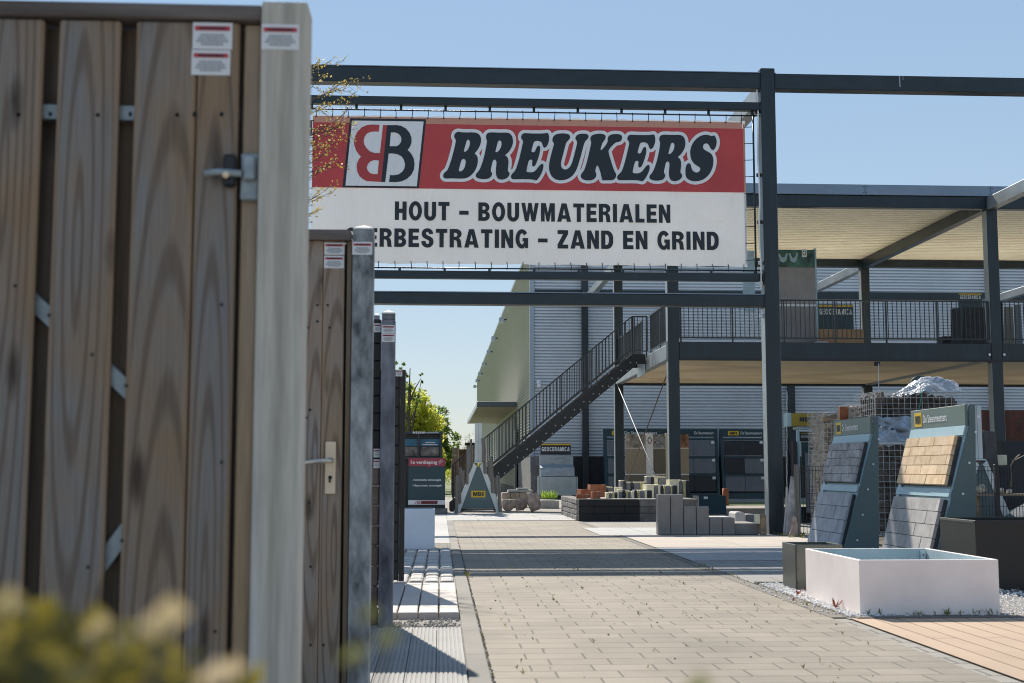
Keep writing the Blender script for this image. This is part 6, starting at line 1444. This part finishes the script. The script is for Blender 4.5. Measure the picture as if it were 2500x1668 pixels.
for tx, ty_ in ((850,172),(905,200),(880,232),(845,215),(800,150),(770,140),(885,250),(858,262),(868,290),(830,300),(845,320),(815,335),(800,262),(790,230),(820,190),(800,345),(828,352),(790,372),(822,385),(805,412),(790,440),(815,455),(770,330),(865,420),(795,524)):
    sx_ = rg.uniform(-2.0,-1.72); e = P(tx, ty_, 15.2+rg.uniform(-.4,.4)); s = Vector((sx_, 15.2, e.z-rg.uniform(.05,.45)))
    m.tube([(-2.38, 15.2, min(4.6, s.z-.5)), (-2.15, 15.2, s.z-.2), s], [.014,.011,.008], 5)
    dd = e-s; twig(s, (dd.normalized()+Vector((0,0,.03))).normalized(), dd.length*.86, .0075, 1)
m.build('branches', bark, bt); bud.build('buds', leafmat('yellow_bud', (.46,.36,.06), (.66,.52,.18), .4), bt)

# weeds, red seedlings
rg = random.Random(5); wm = MB()
def tuft(mb, x, y, z, n, s, rg):
    for _ in range(n):
        a = rg.uniform(0,6.28); h = s*rg.uniform(.5,1.2); rr_ = s*rg.uniform(.3,.9)
        mb.add([(x,y,z),(x+rr_*.5*math.cos(a)+.003,y+rr_*.5*math.sin(a),z+h*.7),(x+rr_*math.cos(a),y+rr_*math.sin(a),z+h),(x+rr_*.5*math.cos(a+.5),y+rr_*.5*math.sin(a+.5),z+h*.5)], [(0,1,2,3)])
for _ in range(75):
    x = KR+.0+round(rg.uniform(.1,2.4)/.1575)*.1575+rg.uniform(-.02,.02); y = 5.6+rg.random()**1.3*8; tuft(wm, x, y, .006, rg.randint(3,6), rg.uniform(.012,.03), rg)
for _ in range(26): tuft(wm, PR+rg.uniform(-.1,.03), rg.uniform(8.5,14), .01, 5, rg.uniform(.015,.035), rg)
for _ in range(20): tuft(wm, KR+rg.uniform(0,.012), rg.uniform(6,13), .004, 4, rg.uniform(.01,.025), rg)
tuft(wm, KR+.01, 12.0, .004, 12, .07, rg)
for _ in range(26): tuft(wm, rg.uniform(2.9,4.0), 8.62+rg.uniform(-.03,.06), .015, 4, rg.uniform(.02,.05), rg)
for _ in range(40): tuft(wm, rg.uniform(5.1,5.6), rg.uniform(18.4,19.3), .01, 5, rg.uniform(.03,.07), rg)
o = wm.build('weeds', leafmat('weed_leaf', (.12,.14,.025), (.30,.26,.06), .4)); o['kind'] = 'stuff'
red_m = leafmat('red_leaf', (.11,.008,.02), (.30,.08,.03), .35)
for i, (px, py, s, lab) in enumerate(((1974,1452,.062,'largest red leaved seedling against the white planter'),(1948,1458,.055,'red leaved seedling beside the graphite planter corner'),(2042,1492,.07,'red seedling rising alone from the gravel below the white planter'),(1937,1472,.032,'smallest red seedling at the gravel edge'),(1961,1464,.03,'low red seedling between two larger ones'))):
    d = ray(px, py); t = -1/d.z; x, y = d.x*t, d.y*t; m = MB(); tuft(m, x, y, .01, 11, s, rg); solo(m, 'seedling', red_m, lab, 'seedling', 'red seedlings in the gravel')
rg = random.Random(6)
pebs = [(rg.uniform(.3,2.6), rg.uniform(6,15), .012) for _ in range(60)]
pebbles('loose_stones', pebs, M('loose_stone', (.16,.14,.12), .9, 0, .3, 20, isl=.6), .004, .010, 9)

# ================================================================== FOREGROUND SHRUB (far out of focus)
fs_ = thing('foreground_shrub', 'blurred yellow green shrub close to the camera', 'shrub', (-.25, .55, 0)); rg = random.Random(17)
m = MB(); lv = MB(); bright = MB(); dull = MB()
for i in range(26):
    x = rg.uniform(-.36,-.09); y = rg.uniform(.42,.62); zt_ = rg.uniform(.84,.92)
    m.tube([(-.25+rg.uniform(-.1,.1), .55, 0), (x*.8-.06, y, .4), (x, y, zt_)], [.004,.003,.0015], 5)
m.build('stems', bark, fs_)
for _ in range(3400):
    x = rg.uniform(-.40,-.085); y = rg.uniform(.40,.62)
    top = 1-(300+ (110 if x > -.11 else 0) + 60*math.sin(x*41))*y/FPX - .010
    z = top - abs(rg.gauss(0,.028)) - .003
    leaves(lv, (x,y,z), (.008,.008,.008), 1, rg.uniform(.005,.009), rg, .6)
lv.build('foliage', leafmat('olive_leaf', (.035,.04,.01), (.30,.24,.04), .4), fs_)
for px, py, Y, s in ((400,1510,.40,.008),(12,1470,.44,.006),(240,1530,.46,.005),(560,1640,.46,.006),(945,1560,.45,.0045),(900,1500,.47,.004),(1700,1680,.46,.006),(520,1650,.42,.006),(860,1600,.45,.0045)):
    p = P(px, py, Y); (bright if px < 800 else dull).add([p+Vector((-s,0,-s*.3)), p+Vector((-.2*s,0,-.8*s)), p+Vector((s,.0,.2*s)), p+Vector((.3*s,0,.9*s))], [(0,1,2,3)])
    st_ = MB().tube([(p.x-.05, Y, .5), (p.x-.01, Y, p.z-.06), p], [.002,.0015,.001], 4); st_.build('twig', bark, fs_)
dull.build('outer_leaves', leafmat('outer_leaf', (.10,.11,.03), (.24,.24,.08), .4), fs_)
bright.build('pale_glint_leaves', leafmat('pale_glint_leaf', (.22,.19,.04), (.58,.46,.30), .45), fs_)  # pale colour also paints the blurred sun glint of a glossy leaf
